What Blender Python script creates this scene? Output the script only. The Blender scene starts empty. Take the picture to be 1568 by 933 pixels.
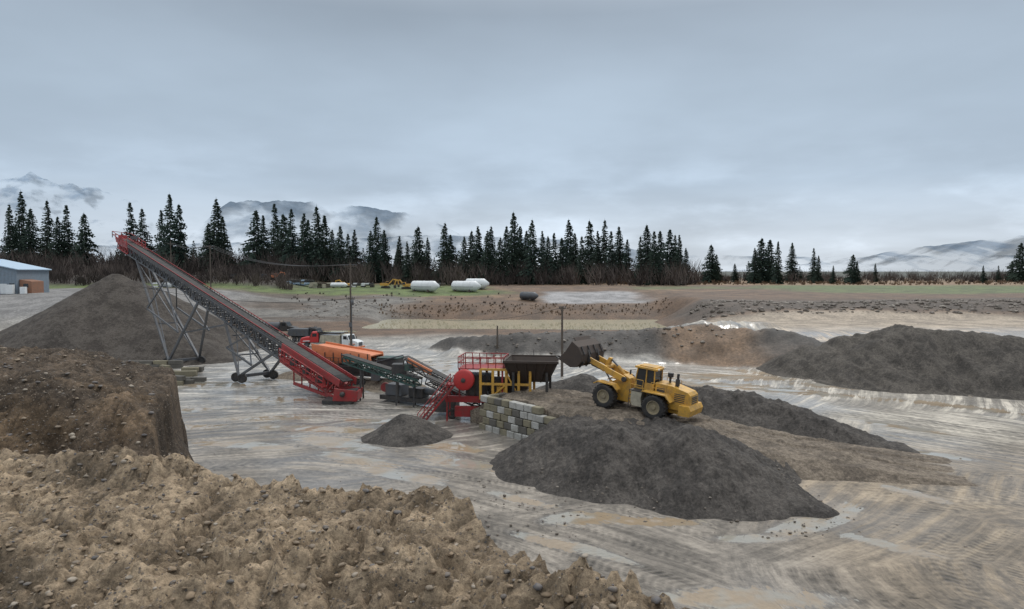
import bpy, math, random
import numpy as np
from mathutils import Matrix, Vector, Euler
random.seed(7); rng=np.random.RandomState(5)
scene=bpy.context.scene
COL=scene.collection
rad=math.radians

# ------------------------------------------------------------ noise
PT=rng.permutation(256); RV=rng.rand(256)
def vn(x,y,s=0):
    xi=np.floor(x).astype(int); yi=np.floor(y).astype(int)
    fx=x-xi; fy=y-yi
    fx=fx*fx*(3-2*fx); fy=fy*fy*(3-2*fy)
    def h(a,b): return RV[(PT[(PT[(a+s*17)&255]+b)&255])]
    return (h(xi,yi)*(1-fx)+h(xi+1,yi)*fx)*(1-fy)+(h(xi,yi+1)*(1-fx)+h(xi+1,yi+1)*fx)*fy
def fbm(x,y,o=4,s=0,g=.5):
    t=0; a=1; n=0
    for i in range(o):
        t=t+a*vn(x,y,s+i); n+=a; a*=g
        x,y=(x*.8-y*.6)*2.03+3.1,(x*.6+y*.8)*2.03+1.7
    return t/n*2-1
def ss(a,b,x):
    t=np.clip((x-a)/(b-a),0,1); return t*t*(3-2*t)

# ------------------------------------------------------------ materials
def newmat(name):
    m=bpy.data.materials.new(name); m.use_nodes=True
    nt=m.node_tree; b=nt.nodes['Principled BSDF']
    return m,nt,b
def N(nt,t,**k):
    n=nt.nodes.new(t)
    for a,v in k.items(): setattr(n,a,v)
    return n
def noise(nt,vec,scale,detail=4,rough=.55):
    n=nt.nodes.new('ShaderNodeTexNoise'); n.inputs['Scale'].default_value=scale
    n.inputs['Detail'].default_value=detail; n.inputs['Roughness'].default_value=rough
    if vec is not None: nt.links.new(vec,n.inputs['Vector'])
    return n.outputs['Fac']
def mth(nt,op,a,b=None,c=None):
    n=nt.nodes.new('ShaderNodeMath'); n.operation=op
    for i,v in enumerate((a,b,c)):
        if v is None: continue
        if isinstance(v,(int,float)): n.inputs[i].default_value=v
        else: nt.links.new(v,n.inputs[i])
    return n.outputs[0]
def mr(nt,v,a,b,c=0,d=1):
    n=nt.nodes.new('ShaderNodeMapRange'); n.interpolation_type='SMOOTHSTEP'
    nt.links.new(v,n.inputs[0])
    for i,x in enumerate((a,b,c,d)): n.inputs[i+1].default_value=x
    return n.outputs[0]
def mixc(nt,f,a,b,bt='MIX'):
    n=nt.nodes.new('ShaderNodeMix'); n.data_type='RGBA'; n.blend_type=bt
    for s,v in ((n.inputs[0],f),(n.inputs[6],a),(n.inputs[7],b)):
        if isinstance(v,(int,float)): s.default_value=v
        elif isinstance(v,tuple): s.default_value=(*v[:3],1)
        else: nt.links.new(v,s)
    return n.outputs[2]
def gray(nt,v):
    cc=N(nt,'ShaderNodeCombineColor')
    for i in range(3): nt.links.new(v,cc.inputs[i])
    return cc.outputs[0]
def bump(nt,h,b,st=.5,dist=.05):
    n=nt.nodes.new('ShaderNodeBump'); n.inputs['Strength'].default_value=st; n.inputs['Distance'].default_value=dist
    nt.links.new(h,n.inputs['Height']); nt.links.new(n.outputs[0],b.inputs['Normal'])
MC={}
def pm(name,col,rough=.6,metal=0,dirt=.5,dc=(.13,.11,.09),scale=1.6):
    if name in MC: return MC[name]
    m,nt,b=newmat(name)
    tc=N(nt,'ShaderNodeTexCoord').outputs['Object']
    a=noise(nt,tc,scale,5,.65); a2=noise(nt,tc,scale*9,2,.6)
    f=mth(nt,'MULTIPLY',mr(nt,mth(nt,'ADD',mth(nt,'MULTIPLY',a,.7),mth(nt,'MULTIPLY',a2,.3)),.38,.66),dirt)
    c=mixc(nt,f,col,dc)
    nt.links.new(c,b.inputs['Base Color'])
    b.inputs['Roughness'].default_value=rough; b.inputs['Metallic'].default_value=metal
    MC[name]=m; return m
YEL=pm('machine_yellow',(.64,.35,.05),.5,0,.65,(.22,.15,.075))
RED=pm('machine_red',(.33,.022,.024),.55,0,.6,(.11,.065,.055))
REDB=pm('drum_red',(.50,.03,.03),.5,0,.35,(.2,.06,.05))
ORG=pm('machine_orange',(.70,.23,.10),.5,0,.4,(.3,.13,.07))
BLK=pm('black_rubber',(.018,.018,.019),.75,0,.5,(.10,.085,.07))
DST=pm('dark_steel',(.045,.045,.048),.55,.3,.5)
GST=pm('grey_steel',(.11,.12,.135),.55,.4,.5)
GRN=pm('green_paint',(.01,.06,.05),.5,0,.5)
CRM=pm('cream_panel',(.46,.42,.32),.6,0,.5)
WHT=pm('white_paint',(.74,.76,.76),.45,0,.25,(.4,.38,.35),.5)
RIM=pm('rim_muddy',(.29,.24,.15),.7,0,.7,(.2,.17,.13))
GLS=pm('dark_glass',(.02,.025,.03),.08,0,.15)
WOOD=pm('weathered_wood',(.09,.07,.055),.85,0,.5)
RUST=pm('rusty_steel',(.075,.055,.044),.75,.2,.6,(.05,.042,.037))
CONA=pm('concrete_pale',(.46,.45,.42),.85,0,.55,(.17,.16,.13),1.2)
CONB=pm('concrete_tan',(.25,.22,.15),.9,0,.6,(.12,.11,.08),1.2)
CONC=pm('concrete_dark',(.13,.12,.105),.9,0,.6,(.08,.075,.06),1.2)
BLU=pm('blue_metal_roof',(.42,.55,.68),.5,0,.2)
GWL=pm('grey_siding',(.20,.25,.30),.7,0,.3)

# ------------------------------------------------------------ mesh helpers
def np_mesh(name,V,F,mat,smooth=True,attrs=None):
    me=bpy.data.meshes.new(name)
    V=np.asarray(V,dtype=np.float32); F=np.asarray(F,dtype=np.int32)
    k=F.shape[1]
    me.vertices.add(len(V)); me.vertices.foreach_set('co',V.ravel())
    me.loops.add(F.size); me.loops.foreach_set('vertex_index',F.ravel())
    me.polygons.add(len(F)); me.polygons.foreach_set('loop_start',np.arange(len(F),dtype=np.int32)*k)
    me.update(calc_edges=True)
    me.polygons.foreach_set('use_smooth',np.full(len(F),smooth))
    if attrs:
        for an,A in attrs.items():
            at=me.attributes.new(an,'FLOAT_COLOR','POINT')
            at.data.foreach_set('color',np.asarray(A,dtype=np.float32).ravel())
    me.materials.append(mat); me.update()
    ob=bpy.data.objects.new(name,me); COL.objects.link(ob); return ob
def grid_faces(nr,nc,keep=None):
    i=np.arange(nr*nc).reshape(nr,nc)
    F=np.stack([i[:-1,:-1],i[:-1,1:],i[1:,1:],i[1:,:-1]],-1).reshape(-1,4)
    if keep is not None:
        k=keep.reshape(-1); F=F[k[F].any(axis=1)]
    return F
class Obj:
    def __init__(s,name,loc=(0,0,0),rot=(0,0,0),scale=1):
        s.e=bpy.data.objects.new(name,None); s.e.location=loc; s.e.rotation_euler=rot; s.e.scale=(scale,)*3
        s.e.empty_display_size=.5; COL.objects.link(s.e); s.p={}
    def add(s,part,mat,V,F):
        k=(part,mat.name)
        v,f=s.p.setdefault(k,([],[])); o=len(v)
        v.extend([tuple(x) for x in V]); f.extend([tuple(i+o for i in q) for q in F])
    def box(s,part,mat,c,sz,rot=(0,0,0)):
        R=Euler(rot).to_matrix(); c=Vector(c)
        V=[c+R@Vector((x*sz[0]/2,y*sz[1]/2,z*sz[2]/2)) for x in(-1,1) for y in(-1,1) for z in(-1,1)]
        s.add(part,mat,V,[(0,1,3,2),(4,6,7,5),(0,4,5,1),(2,3,7,6),(0,2,6,4),(1,5,7,3)])
    def beam(s,part,mat,p,q,w=.1,h=None):
        h=h or w; p=Vector(p); q=Vector(q); d=q-p
        if d.length<1e-5: return
        x=d.normalized(); up=Vector((0,0,1))
        if abs(x.z)>.98: up=Vector((1,0,0))
        y=up.cross(x).normalized(); z=x.cross(y)
        V=[b+y*(a*w/2)+z*(c*h/2) for b in(p,q) for a in(-1,1) for c in(-1,1)]
        s.add(part,mat,V,[(0,1,3,2),(4,6,7,5),(0,4,5,1),(2,3,7,6),(0,2,6,4),(1,5,7,3)])
    def tube(s,part,mat,p,q,r,r2=None,n=12):
        r2=r if r2 is None else r2
        p=Vector(p); q=Vector(q); x=(q-p).normalized(); up=Vector((0,0,1))
        if abs(x.z)>.98: up=Vector((1,0,0))
        y=up.cross(x).normalized(); z=x.cross(y); V=[]
        for b,rr in((p,r),(q,r2)):
            for i in range(n):
                a=2*math.pi*i/n; V.append(b+y*math.cos(a)*rr+z*math.sin(a)*rr)
        F=[(i,(i+1)%n,n+(i+1)%n,n+i) for i in range(n)]+[tuple(range(n))[::-1],tuple(range(n,2*n))]
        s.add(part,mat,V,F)
    def prism(s,part,mat,poly,y0,y1):
        n=len(poly); V=[(x,y0,z) for x,z in poly]+[(x,y1,z) for x,z in poly]
        F=[(i,(i+1)%n,n+(i+1)%n,n+i) for i in range(n)]+[tuple(range(n))[::-1],tuple(range(n,2*n))]
        s.add(part,mat,V,F)
    def lathe(s,part,mat,c,prof,n=28,axis='y'):
        V=[];m=len(prof)
        for r,o in prof:
            for i in range(n):
                a=2*math.pi*i/n
                if axis=='y': V.append((c[0]+r*math.cos(a),c[1]+o,c[2]+r*math.sin(a)))
                elif axis=='x': V.append((c[0]+o,c[1]+r*math.cos(a),c[2]+r*math.sin(a)))
                else: V.append((c[0]+r*math.cos(a),c[1]+r*math.sin(a),c[2]+o))
        F=[]
        for j in range(m-1):
            for i in range(n): F.append((j*n+i,j*n+(i+1)%n,(j+1)*n+(i+1)%n,(j+1)*n+i))
        s.add(part,mat,V,F)
    def wheel(s,part,c,r,w,lugs=22,rim=None):
        rim=rim or RIM; h=w/2
        s.lathe(part+'_tyre',BLK,c,[(r*.55,-h*.85),(r*.8,-h),(r*.93,-h*.95),(r*.97,-h*.7),(r*.97,h*.7),(r*.93,h*.95),(r*.8,h),(r*.55,h*.85)])
        for sg in(-1,1):
            s.lathe(part+'_rim',rim,c,[(r*.56,sg*h*.85),(r*.5,sg*h*.88),(r*.46,sg*h*.55),(r*.2,sg*h*.5),(r*.18,sg*h*.75),(0.001,sg*h*.75)],20)
        if lugs:
            for i in range(lugs):
                a=2*math.pi*i/lugs
                for sg in(-1,1):
                    aa=a+(sg*.07)
                    s.box(part+'_tyre',BLK,(c[0]+math.cos(aa)*r*.975,c[1]+sg*h*.5,c[2]+math.sin(aa)*r*.975),(r*.07,h*.9,r*.1),(0,-aa,0))
    def truss(s,part,mat,A,B,w,h,n,t=.12):
        A=Vector(A);B=Vector(B);x=(B-A).normalized();y=Vector((0,0,1)).cross(x).normalized();z=x.cross(y)
        P=lambda i,a,b:A+(B-A)*(i/n)+y*(a*w/2)+z*(b*h/2)
        for a in(-1,1):
            for b in(-1,1): s.beam(part,mat,P(0,a,b),P(n,a,b),t)
            for i in range(n+1):
                s.beam(part,mat,P(i,a,-1),P(i,a,1),t*.7)
                if i<n: s.beam(part,mat,P(i,a,-1 if i%2 else 1),P(i+1,a,1 if i%2 else -1),t*.7)
        for i in range(n+1):
            s.beam(part,mat,P(i,-1,-1),P(i,1,-1),t*.7)
            if i<n: s.beam(part,mat,P(i,-1,-1),P(i+1,1,-1),t*.6)
        return P
    def rail(s,part,mat,pts,h=1.0,step=1.4,t=.06):
        for a,b in zip(pts[:-1],pts[1:]):
            a=Vector(a);b=Vector(b);L=(b-a).length;n=max(1,round(L/step));up=Vector((0,0,h))
            for i in range(n+1):
                p=a+(b-a)*i/n; s.beam(part,mat,p,p+up,t)
            s.beam(part,mat,a+up,b+up,t); s.beam(part,mat,a+up*.5,b+up*.5,t)
    def done(s,bev=0):
        for (part,mn),(v,f) in s.p.items():
            me=bpy.data.meshes.new(part); me.from_pydata(v,[],f); me.materials.append(bpy.data.materials[mn])
            for poly in me.polygons: poly.use_smooth=('tyre' in part or 'drum' in part or 'shell' in part)
            me.update(); ob=bpy.data.objects.new(part,me); COL.objects.link(ob); ob.parent=s.e
            if bev and 'tyre' not in part:
                b=ob.modifiers.new('b','BEVEL'); b.width=bev; b.segments=1; b.limit_method='ANGLE'; b.angle_limit=rad(50)
        return s.e

# ------------------------------------------------------------ terrain
def segh(X,Y,pts,flat,slope):
    H=np.full(X.shape,-9.)
    for (x0,y0,z0),(x1,y1,z1) in zip(pts[:-1],pts[1:]):
        dx,dy=x1-x0,y1-y0; t=np.clip(((X-x0)*dx+(Y-y0)*dy)/(dx*dx+dy*dy+1e-9),0,1)
        d=np.hypot(X-x0-t*dx,Y-y0-t*dy)
        H=np.maximum(H,z0+(z1-z0)*t-slope*np.maximum(0,np.sqrt(d*d+.25)-.5-flat))
    return H
def base_h(X,Y):
    Yn=Y+fbm(X*.02,Y*.02,3,3)*4
    c=np.interp(Yn,[0,135,150,158,163,191,195,204,232,252,300,400],[0,0,1.1,1.2,.3,.3,1.8,4.6,6.8,8.4,9.2,9.5])
    r=np.interp(Yn,[0,100,120,155,170,190,300,400],[0,0,3,3.6,6.8,7.3,9,9.5])
    l=np.interp(Yn,[0,132,152,168,232,262,310,600],[0,0,6,8.5,9,12.5,14.5,14.5])
    k=np.interp(Yn,[0,135,160,185,200,230,252,300,400],[0,0,1.3,2.2,4.6,7,8.4,9.2,9.5])
    wr=ss(36,52,X+fbm(X*.05,Y*.05,2,8)*5); wk=ss(-30,-38,X+fbm(X*.05,Y*.05,2,9)*5); wl=ss(-72,-98,X)
    z=c*(1-wk)+k*wk
    z=z*(1-wr)+r*wr; z=z*(1-wl)+l*wl
    return z
BERM=[(-13,128,1.7),(-7,124,2.8),(2,122,3.8),(16,120,4.2),(26,119,4.9),(32,118,5.6),(43,111,5.0),(50,106,3.0)]
def ground_h(X,Y):
    z=base_h(X,Y)
    b=segh(X+fbm(X*.08,Y*.08,3,1)*2.5,Y+fbm(X*.08,Y*.08,3,2)*2.5,BERM,.8,.55)
    b2=segh(X,Y,[(32,135,4.2),(40,132,5.4),(50,136,4.4)],.5,.4)
    b=np.maximum(b,b2)
    z=np.maximum(z,b+fbm(X*.25,Y*.25,4,5)*.6-np.abs(fbm(X*.5,Y*.12,3,15))*.7)
    far=ss(194,215,Y)+ss(140,170,Y)*np.maximum(ss(46,60,X),ss(-50,-60,X))*(1-ss(194,215,Y))
    z=z+fbm(X*.05,Y*.05,4,6)*.6*far*(1-ss(500,900,Y))
    near=(1-ss(110,150,Y))
    z=z+near*(fbm(X*.12,Y*.12,4,7)*.18+fbm(X*.9,Y*.9,3,11)*.04)
    nb=np.interp(Y,[-40,-3,8,9],[12,12,-.2,-.2])
    z=np.where(Y<8.5,np.maximum(nb,z),z)
    return z
Yr=np.concatenate([np.linspace(-40,22,24),22+np.cumsum(np.geomspace(.11,1.2,520))])
Yr=np.concatenate([Yr,np.geomspace(Yr[-1]*1.01,12000,70)])
u=np.linspace(-1.15,1.15,640)
Yg=np.repeat(Yr[:,None],len(u),1); Xg=u[None,:]*(np.maximum(Yg,20)+22)
Zg=ground_h(Xg,Yg)
def blend(A,c,w): return A*(1-w[...,None])+np.array(c)*w[...,None]
C=np.zeros(Xg.shape+(3,))+np.array((.205,.18,.15))
jit=fbm(Xg*.06,Yg*.06,4,21)
C=blend(C,(.37,.345,.305),ss(62,88,Yg+jit*14))
C=blend(C,(.225,.178,.125),(1-ss(50,64,Yg+jit*8))*ss(12,20,Xg)*.9)
C=blend(C,(.36,.325,.27),ss(28,40,Xg+jit*8)*ss(54,64,Yg+jit*6)*.8)
C=blend(C,(.115,.096,.075),ss(.0,.5,fbm(Xg*.05,Yg*.05,3,33))*.55*(1-ss(70,85,Yg)))
bm=segh(Xg,Yg,BERM,.8,.5)
wb=ss(.3,1.2,bm+jit)*(Yg<150)
C=blend(C,(.075,.066,.058),wb)
C=blend(C,(.25,.155,.088),wb*ss(22,27,Xg+jit*4)*(1-ss(36,42,Xg+jit*4))*.8*(Yg<119+jit*2))
C=blend(C,(.13,.085,.055),wb*ss(10,16,Xg)*ss(.0,.4,jit)*.5)
f=ss(140,152,Yg+jit*8)
C2=np.zeros_like(C)+np.array((.145,.088,.052))
C2=blend(C2,(.24,.15,.082),ss(.0,.5,fbm(Xg*.03,Yg*.08,4,44))*ss(195,215,Yg)*.9)
C2=blend(C2,(.185,.17,.15),ss(-24,-38,Xg+jit*8)*ss(172,184,Yg+jit*8)*(1-ss(222,230,Yg+jit*8)))
C2=blend(C2,(.11,.075,.05),ss(-24,-38,Xg)*ss(.05,.35,fbm(Xg*.04,Yg*.15,4,46))*ss(170,180,Yg)*(1-ss(225,230,Yg))*.8)
C2=blend(C2,(.115,.17,.04),ss(0,-14,Xg+jit*20)*ss(224,232,Yg+jit*12)*(1-ss(272,286,Yg))*.9)
C2=blend(C2,(.34,.33,.33),ss(8,14,Xg+jit*6)*(1-ss(38,46,Xg+jit*6))*ss(205,210,Yg+jit*5)*(1-ss(236,242,Yg+jit*5)))
C2=blend(C2,(.11,.155,.045),ss(90,105,Xg+jit*20)*ss(208,222,Yg+jit*14)*.85)
C2=blend(C2,(.11,.155,.045),ss(40,50,Xg+jit*10)*ss(240,250,Yg+jit*10)*(1-ss(262,276,Yg+jit*10))*.6)
C2=blend(C2,(.27,.17,.09),ss(0,20,Xg)*ss(276,290,Yg+jit*8))
C2=blend(C2,(.40,.325,.245),ss(38,44,Xg+jit*4)*(1-ss(156,161,Yg+jit*4)))
C2=blend(C2,(.095,.07,.052),ss(38,44,Xg)*ss(159,163,Yg+jit*4)*(1-ss(178,188,Yg+jit*5)))
C2=blend(C2,(.06,.045,.035),ss(-70,-90,Xg)*ss(235,250,Yg))
C2=blend(C2,(.24,.23,.22),ss(-72,-88,Xg)*(1-ss(215,228,Yg+jit*6)))
C2=blend(C2,(.05,.06,.045),ss(330,600,Yg))
C=C*(1-f[...,None])+C2*f[...,None]
C=blend(C,(.40,.325,.245),ss(44,50,Xg+jit*3)*ss(112,118,Yg)*(1-ss(156,161,Yg+jit*4)))
pud=np.zeros(Xg.shape)
for (px,py,a,b,r) in [(-5,56.5,2.4,1.0,-.5),(-4,52,2.8,1.0,-.6),(-15,58,4.0,1.3,-.5),(-22,57,4,.9,-.2),(-12,53,3,.8,-.5),(4,40,1.9,.9,.1),(8,39.3,2.6,.6,0),(16.5,38.8,2.2,.8,.5),(20,41,2.2,.6,.9),(10.5,30.0,3.4,.9,0),
        (33,54.5,2.6,.8,-.6),(40,98,6,3.5,-.2),(-27,78,3,1.6,0),(-34,72,3,1.0,.3),(-30,64,3,.9,0),(48,74,5,1.2,-.8),(-38,88,5,2,0),(-8,74,3,1.0,0),(60,66,5,2,-.8),(36,64,4,.7,-.8),(13,37,1.8,.5,0),(20,36,2.2,.5,-.7),(26,45,2.6,.5,-.9),
        (-8,49,3.8,.8,-.6),(-18,63,5,1.0,-.2),(-24,68,4,1.1,0),(-12,66,4,.9,-.2),(0,44,2.6,.5,-.6),(3,36,3,.5,-.6),(-14,84,5,1.5,0),(-6,88,6,1.6,0),(-10,104,9,3,0),(-24,110,9,3,0),(26,88,7,2,-.3),(34,82,7,2,-.4),(44,86,7,2,-.4),(30,95,8,2.5,-.2)]:
    dx=Xg-px; dy=Yg-py; cx=dx*math.cos(r)+dy*math.sin(r); cy=-dx*math.sin(r)+dy*math.cos(r)
    pud=np.maximum(pud,1-np.sqrt((cx/a)**2+(cy/b)**2)*.5)
pud=np.clip(pud,0,1)
wet=np.clip(ss(-.4,.1,fbm(Xg*.07,Yg*.07,3,41))*.9+ss(60,85,Yg)*.6,0,1)*(1-ss(135,150,Yg))*(1-wb)
wet=wet*(1-.5*(1-ss(48,60,Yg))*ss(14,22,Xg))
wet=np.maximum(wet,ss(.2,.6,pud))
mud=(1-ss(125,145,Yg))*(1-wb)
A1=np.concatenate([C,np.ones(C.shape[:2]+(1,))],-1).reshape(-1,4)
A2=np.stack([mud,pud,wet,np.ones_like(wet)],-1).reshape(-1,4)
gm,nt,b=newmat('ground_mud')
pos=N(nt,'ShaderNodeNewGeometry').outputs['Position']
at=N(nt,'ShaderNodeAttribute',attribute_name='gcol').outputs['Color']
am=N(nt,'ShaderNodeAttribute',attribute_name='gmask').outputs['Color']
sp=N(nt,'ShaderNodeSeparateColor'); nt.links.new(am,sp.inputs[0])
MUD,PUD,WET=sp.outputs[0],sp.outputs[1],sp.outputs[2]
sx=N(nt,'ShaderNodeSeparateXYZ'); nt.links.new(pos,sx.inputs[0])
warp=noise(nt,pos,.045,1)
def comb(x,y):
    cb=N(nt,'ShaderNodeCombineXYZ'); nt.links.new(x,cb.inputs[0])
    if y is not None: nt.links.new(y,cb.inputs[1])
    return cb.outputs[0]
def arc(cx,cy,fa,wa):
    dx=mth(nt,'SUBTRACT',sx.outputs[0],cx); dy=mth(nt,'SUBTRACT',sx.outputs[1],cy)
    d=mth(nt,'SQRT',mth(nt,'ADD',mth(nt,'MULTIPLY',dx,dx),mth(nt,'MULTIPLY',dy,dy)))
    d=mth(nt,'ADD',d,mth(nt,'MULTIPLY',warp,wa)); a=mth(nt,'ARCTAN2',dy,dx)
    return comb(d,mth(nt,'MULTIPLY',a,fa)),d,a
v1,d1,a1=arc(-30,0,5.0,5.0); v2,d2,a2=arc(31,30,2.0,2.0); v3,d3,a3=arc(-60,140,6.0,6.0)
def lerp(a,b_,s): return mth(nt,'ADD',mth(nt,'MULTIPLY',a,mth(nt,'SUBTRACT',1,s)),mth(nt,'MULTIPLY',b_,s))
sel=mr(nt,mth(nt,'SUBTRACT',22,d2),-1.5,2.5)
sel3=mr(nt,noise(nt,pos,.06,1),.47,.53)
tr=lerp(noise(nt,v1,1.5,6,.68),noise(nt,v2,1.6,6,.68),sel)
tr=lerp(tr,noise(nt,v3,1.1,6,.68),sel3)
def tread(d,a,k):
    strip=mr(nt,noise(nt,comb(d,mth(nt,'MULTIPLY',a,1.5)),.62,1),.54,.58)
    w=mth(nt,'SINE',mth(nt,'ADD',mth(nt,'MULTIPLY',a,k),mth(nt,'MULTIPLY',mth(nt,'SINE',mth(nt,'MULTIPLY',d,4.0)),2.5)))
    return mth(nt,'MULTIPLY',strip,mth(nt,'ADD',mth(nt,'MULTIPLY',w,.75),-.35))
tm=lerp(lerp(tread(d1,a1,640),tread(d3,a3,900),sel3),tread(d2,a2,120),sel)
fine=noise(nt,pos,2.2,7,.72); big=noise(nt,pos,.22,4,.6)
trm=mr(nt,tr,.38,.64)
lum=mth(nt,'ADD',.45,mth(nt,'ADD',mth(nt,'MULTIPLY',mth(nt,'MULTIPLY',trm,MUD),.75),mth(nt,'MULTIPLY',mr(nt,fine,.28,.72),.65)))
lum=mth(nt,'MULTIPLY',lum,mth(nt,'ADD',.68,mth(nt,'MULTIPLY',mr(nt,big,.35,.65),.55)))
lum=mth(nt,'MAXIMUM',mth(nt,'ADD',lum,mth(nt,'MULTIPLY',mth(nt,'MULTIPLY',tm,MUD),.22)),.1)
col=mixc(nt,1.0,at,gray(nt,lum),'MULTIPLY')
pn=mth(nt,'ADD',PUD,mth(nt,'MULTIPLY',mth(nt,'SUBTRACT',.5,tr),2.2))
pn=mth(nt,'ADD',pn,mth(nt,'MULTIPLY',mth(nt,'SUBTRACT',fine,.5),.8))
pn=mth(nt,'ADD',pn,mth(nt,'MULTIPLY',tm,-.06))
pn=mth(nt,'ADD',pn,mth(nt,'MULTIPLY',WET,.17))
pf=mth(nt,'MULTIPLY',mr(nt,pn,.53,.62),MUD)
wetn=mth(nt,'MULTIPLY',mth(nt,'MULTIPLY',WET,MUD),mr(nt,tr,.62,.48))
col=mixc(nt,mth(nt,'MULTIPLY',wetn,.28),col,(.08,.07,.06))
pc=mixc(nt,mr(nt,big,.42,.56),(.33,.305,.25),(.34,.245,.14))  # silty water tones, raised so the colour carries some sky reflection
col=mixc(nt,mth(nt,'MULTIPLY',pf,.9),col,pc)
nt.links.new(col,b.inputs['Base Color'])
b.inputs['Roughness'].default_value=.75; b.inputs['Coat IOR'].default_value=1.6
nt.links.new(mth(nt,'MINIMUM',mth(nt,'ADD',pf,mth(nt,'MULTIPLY',wetn,1.0)),1),b.inputs['Coat Weight'])
nt.links.new(mth(nt,'SUBTRACT',.24,mth(nt,'MULTIPLY',pf,.19)),b.inputs['Coat Roughness'])
hh=mth(nt,'ADD',mth(nt,'MULTIPLY',mth(nt,'MULTIPLY',tr,MUD),2.2),fine)
hh=mth(nt,'ADD',hh,mth(nt,'MULTIPLY',mth(nt,'MULTIPLY',tm,MUD),.35))
bump(nt,hh,b,.9,.14)
V=np.stack([Xg,Yg,Zg],-1).reshape(-1,3)
np_mesh('ground',V,grid_faces(*Xg.shape),gm,True,{'gcol':A1,'gmask':A2})

wm,nt,b=newmat('pond_water'); b.inputs['Base Color'].default_value=(.50,.47,.33,1); b.inputs['Roughness'].default_value=.04
bump(nt,noise(nt,N(nt,'ShaderNodeNewGeometry').outputs['Position'],1.5,2),b,.03,.02)
np_mesh('pond_water',[(-44,154,1.0),(52,154,1.0),(52,199,1.0),(-44,199,1.0)],[(0,1,2,3)],wm)

# ------------------------------------------------------------ gravel material
def gravmat(name,c1,c2,bs=.6,ps=1.0):
    m,nt,b=newmat(name); pos=N(nt,'ShaderNodeNewGeometry').outputs['Position']
    a=noise(nt,pos,.35*ps,4,.6); f=noise(nt,pos,5*ps,6,.8)
    mp=N(nt,'ShaderNodeMapping'); mp.inputs['Scale'].default_value=(1,1,.22); nt.links.new(pos,mp.inputs[0])
    st=noise(nt,mp.outputs[0],1.8*ps,5,.65)
    col=mixc(nt,mr(nt,mth(nt,'ADD',mth(nt,'MULTIPLY',a,.5),mth(nt,'MULTIPLY',st,.5)),.42,.58),c1,c2)
    k=mth(nt,'ADD',.5,mth(nt,'MULTIPLY',mr(nt,f,.30,.70),1.0))
    nt.links.new(mixc(nt,1.0,col,gray(nt,k),'MULTIPLY'),b.inputs['Base Color'])
    b.inputs['Roughness'].default_value=.9; b.inputs['Specular IOR Level'].default_value=.25
    bump(nt,mth(nt,'ADD',mth(nt,'MULTIPLY',f,1.3),mth(nt,'MULTIPLY',st,1.2)),b,bs,.12)
    return m
GRAV=gravmat('dark_gravel',(.050,.045,.041),(.092,.082,.073))
GRAV2=gravmat('stockpile_gravel',(.050,.042,.036),(.088,.076,.065))
RAMP=gravmat('ramp_gravel',(.115,.094,.074),(.21,.172,.132))
BERMM=gravmat('berm_gravel',(.055,.049,.043),(.10,.088,.075))
def pile(name,hf,x0,x1,y0,y1,d,mat,amp=.25,fr=.35,gul=.0):
    xs=np.arange(x0,x1,d); ys=np.arange(y0,y1,d); X,Y=np.meshgrid(xs,ys)
    wx=X+fbm(X*fr*.6,Y*fr*.6,3,51)*1.1*min(1,amp*3); wy=Y+fbm(X*fr*.6,Y*fr*.6,3,61)*1.1*min(1,amp*3)
    g=ground_h(X,Y); z=hf(wx,wy,X,Y)
    up=ss(-.3,1,z-g)
    z=z+(fbm(X*fr,Y*fr,5,71)*amp+fbm(X*2.5,Y*2.5,4,75,.6)*.07-gul*np.abs(fbm(X*fr*3,Y*fr*.7,4,78)))*up
    keep=z>g-.35
    z=np.where(z>g-.35,z,g-.4)
    return np_mesh(name,np.stack([X,Y,z],-1).reshape(-1,3),grid_faces(*X.shape,keep=keep),mat)
WA=np.array((-2.6,63.6)); WB=np.array((3.4,56.7)); WD=(WB-WA)/np.linalg.norm(WB-WA); WL=np.linalg.norm(WB-WA); WN=np.array((WD[1],-WD[0]))
if WN[1]>0: WN=-WN
def wallclip(X,Y,z):
    t=(X-WA[0])*WD[0]+(Y-WA[1])*WD[1]; s=(X-WA[0])*WN[0]+(Y-WA[1])*WN[1]
    return np.where((t<WL+.2)&(s>-.45),-2,z)
CREST=[(4.2,50.8,3.0),(7.4,48.3,3.7),(9.8,49.2,2.9),(12.6,46.6,3.9),(15.2,44.5,2.2),(18.5,41.2,.3)]
def front(wx,wy,X,Y):
    a=segh(wx,wy,CREST,.3,.64)
    c=segh(wx,wy,[(5.5,55,2.7),(12,53,2.7),(15,50,2.2)],1.5,.6)
    e=segh(wx,wy,[(1.8,52.5,1.6),(4,50.5,2.6)],.3,.6)
    return np.maximum(np.maximum(a,c),e)
def rampf(wx,wy,X,Y):
    a=segh(X,Y,[(3.2,63,3.1),(8.5,60,2.9),(12.6,57,2.4),(22,53,1.0),(34,49.5,-.15)],3.4,.5)
    a=a-.12*(np.abs(np.abs(Y-(60-(X-8.5)*.42))-1.4)<.45)
    return wallclip(X,Y,a)
pile('earth_ramp',rampf,-4,40,40,72,.12,RAMP,.16,.8,.06)
pile('gravel_pile',front,-6,22,36,60,.09,GRAV,.28,.5,.45)
pile('gravel_pile',lambda a,c,X,Y:segh(a,c,[(15,68.5,3.5),(20.5,66,3.2),(26,61,2.2),(31.5,55.5,.35)],.4,.6),8,38,48,76,.14,GRAV,.35,.5,.35)
pile('gravel_pile',lambda a,c,X,Y:segh(a,c,[(5,76,2.3),(8,75.5,3.2),(11,76,2.0)],.3,.55),-4,18,66,84,.16,GRAV,.2,.5,.1)
pile('gravel_pile',lambda a,c,X,Y:segh(a,c,[(-9.4,60.3,1.9),(-8.9,60.2,1.9)],.1,.62),-14,-4,55,66,.08,GRAV,.12,.9,.1)
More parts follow.
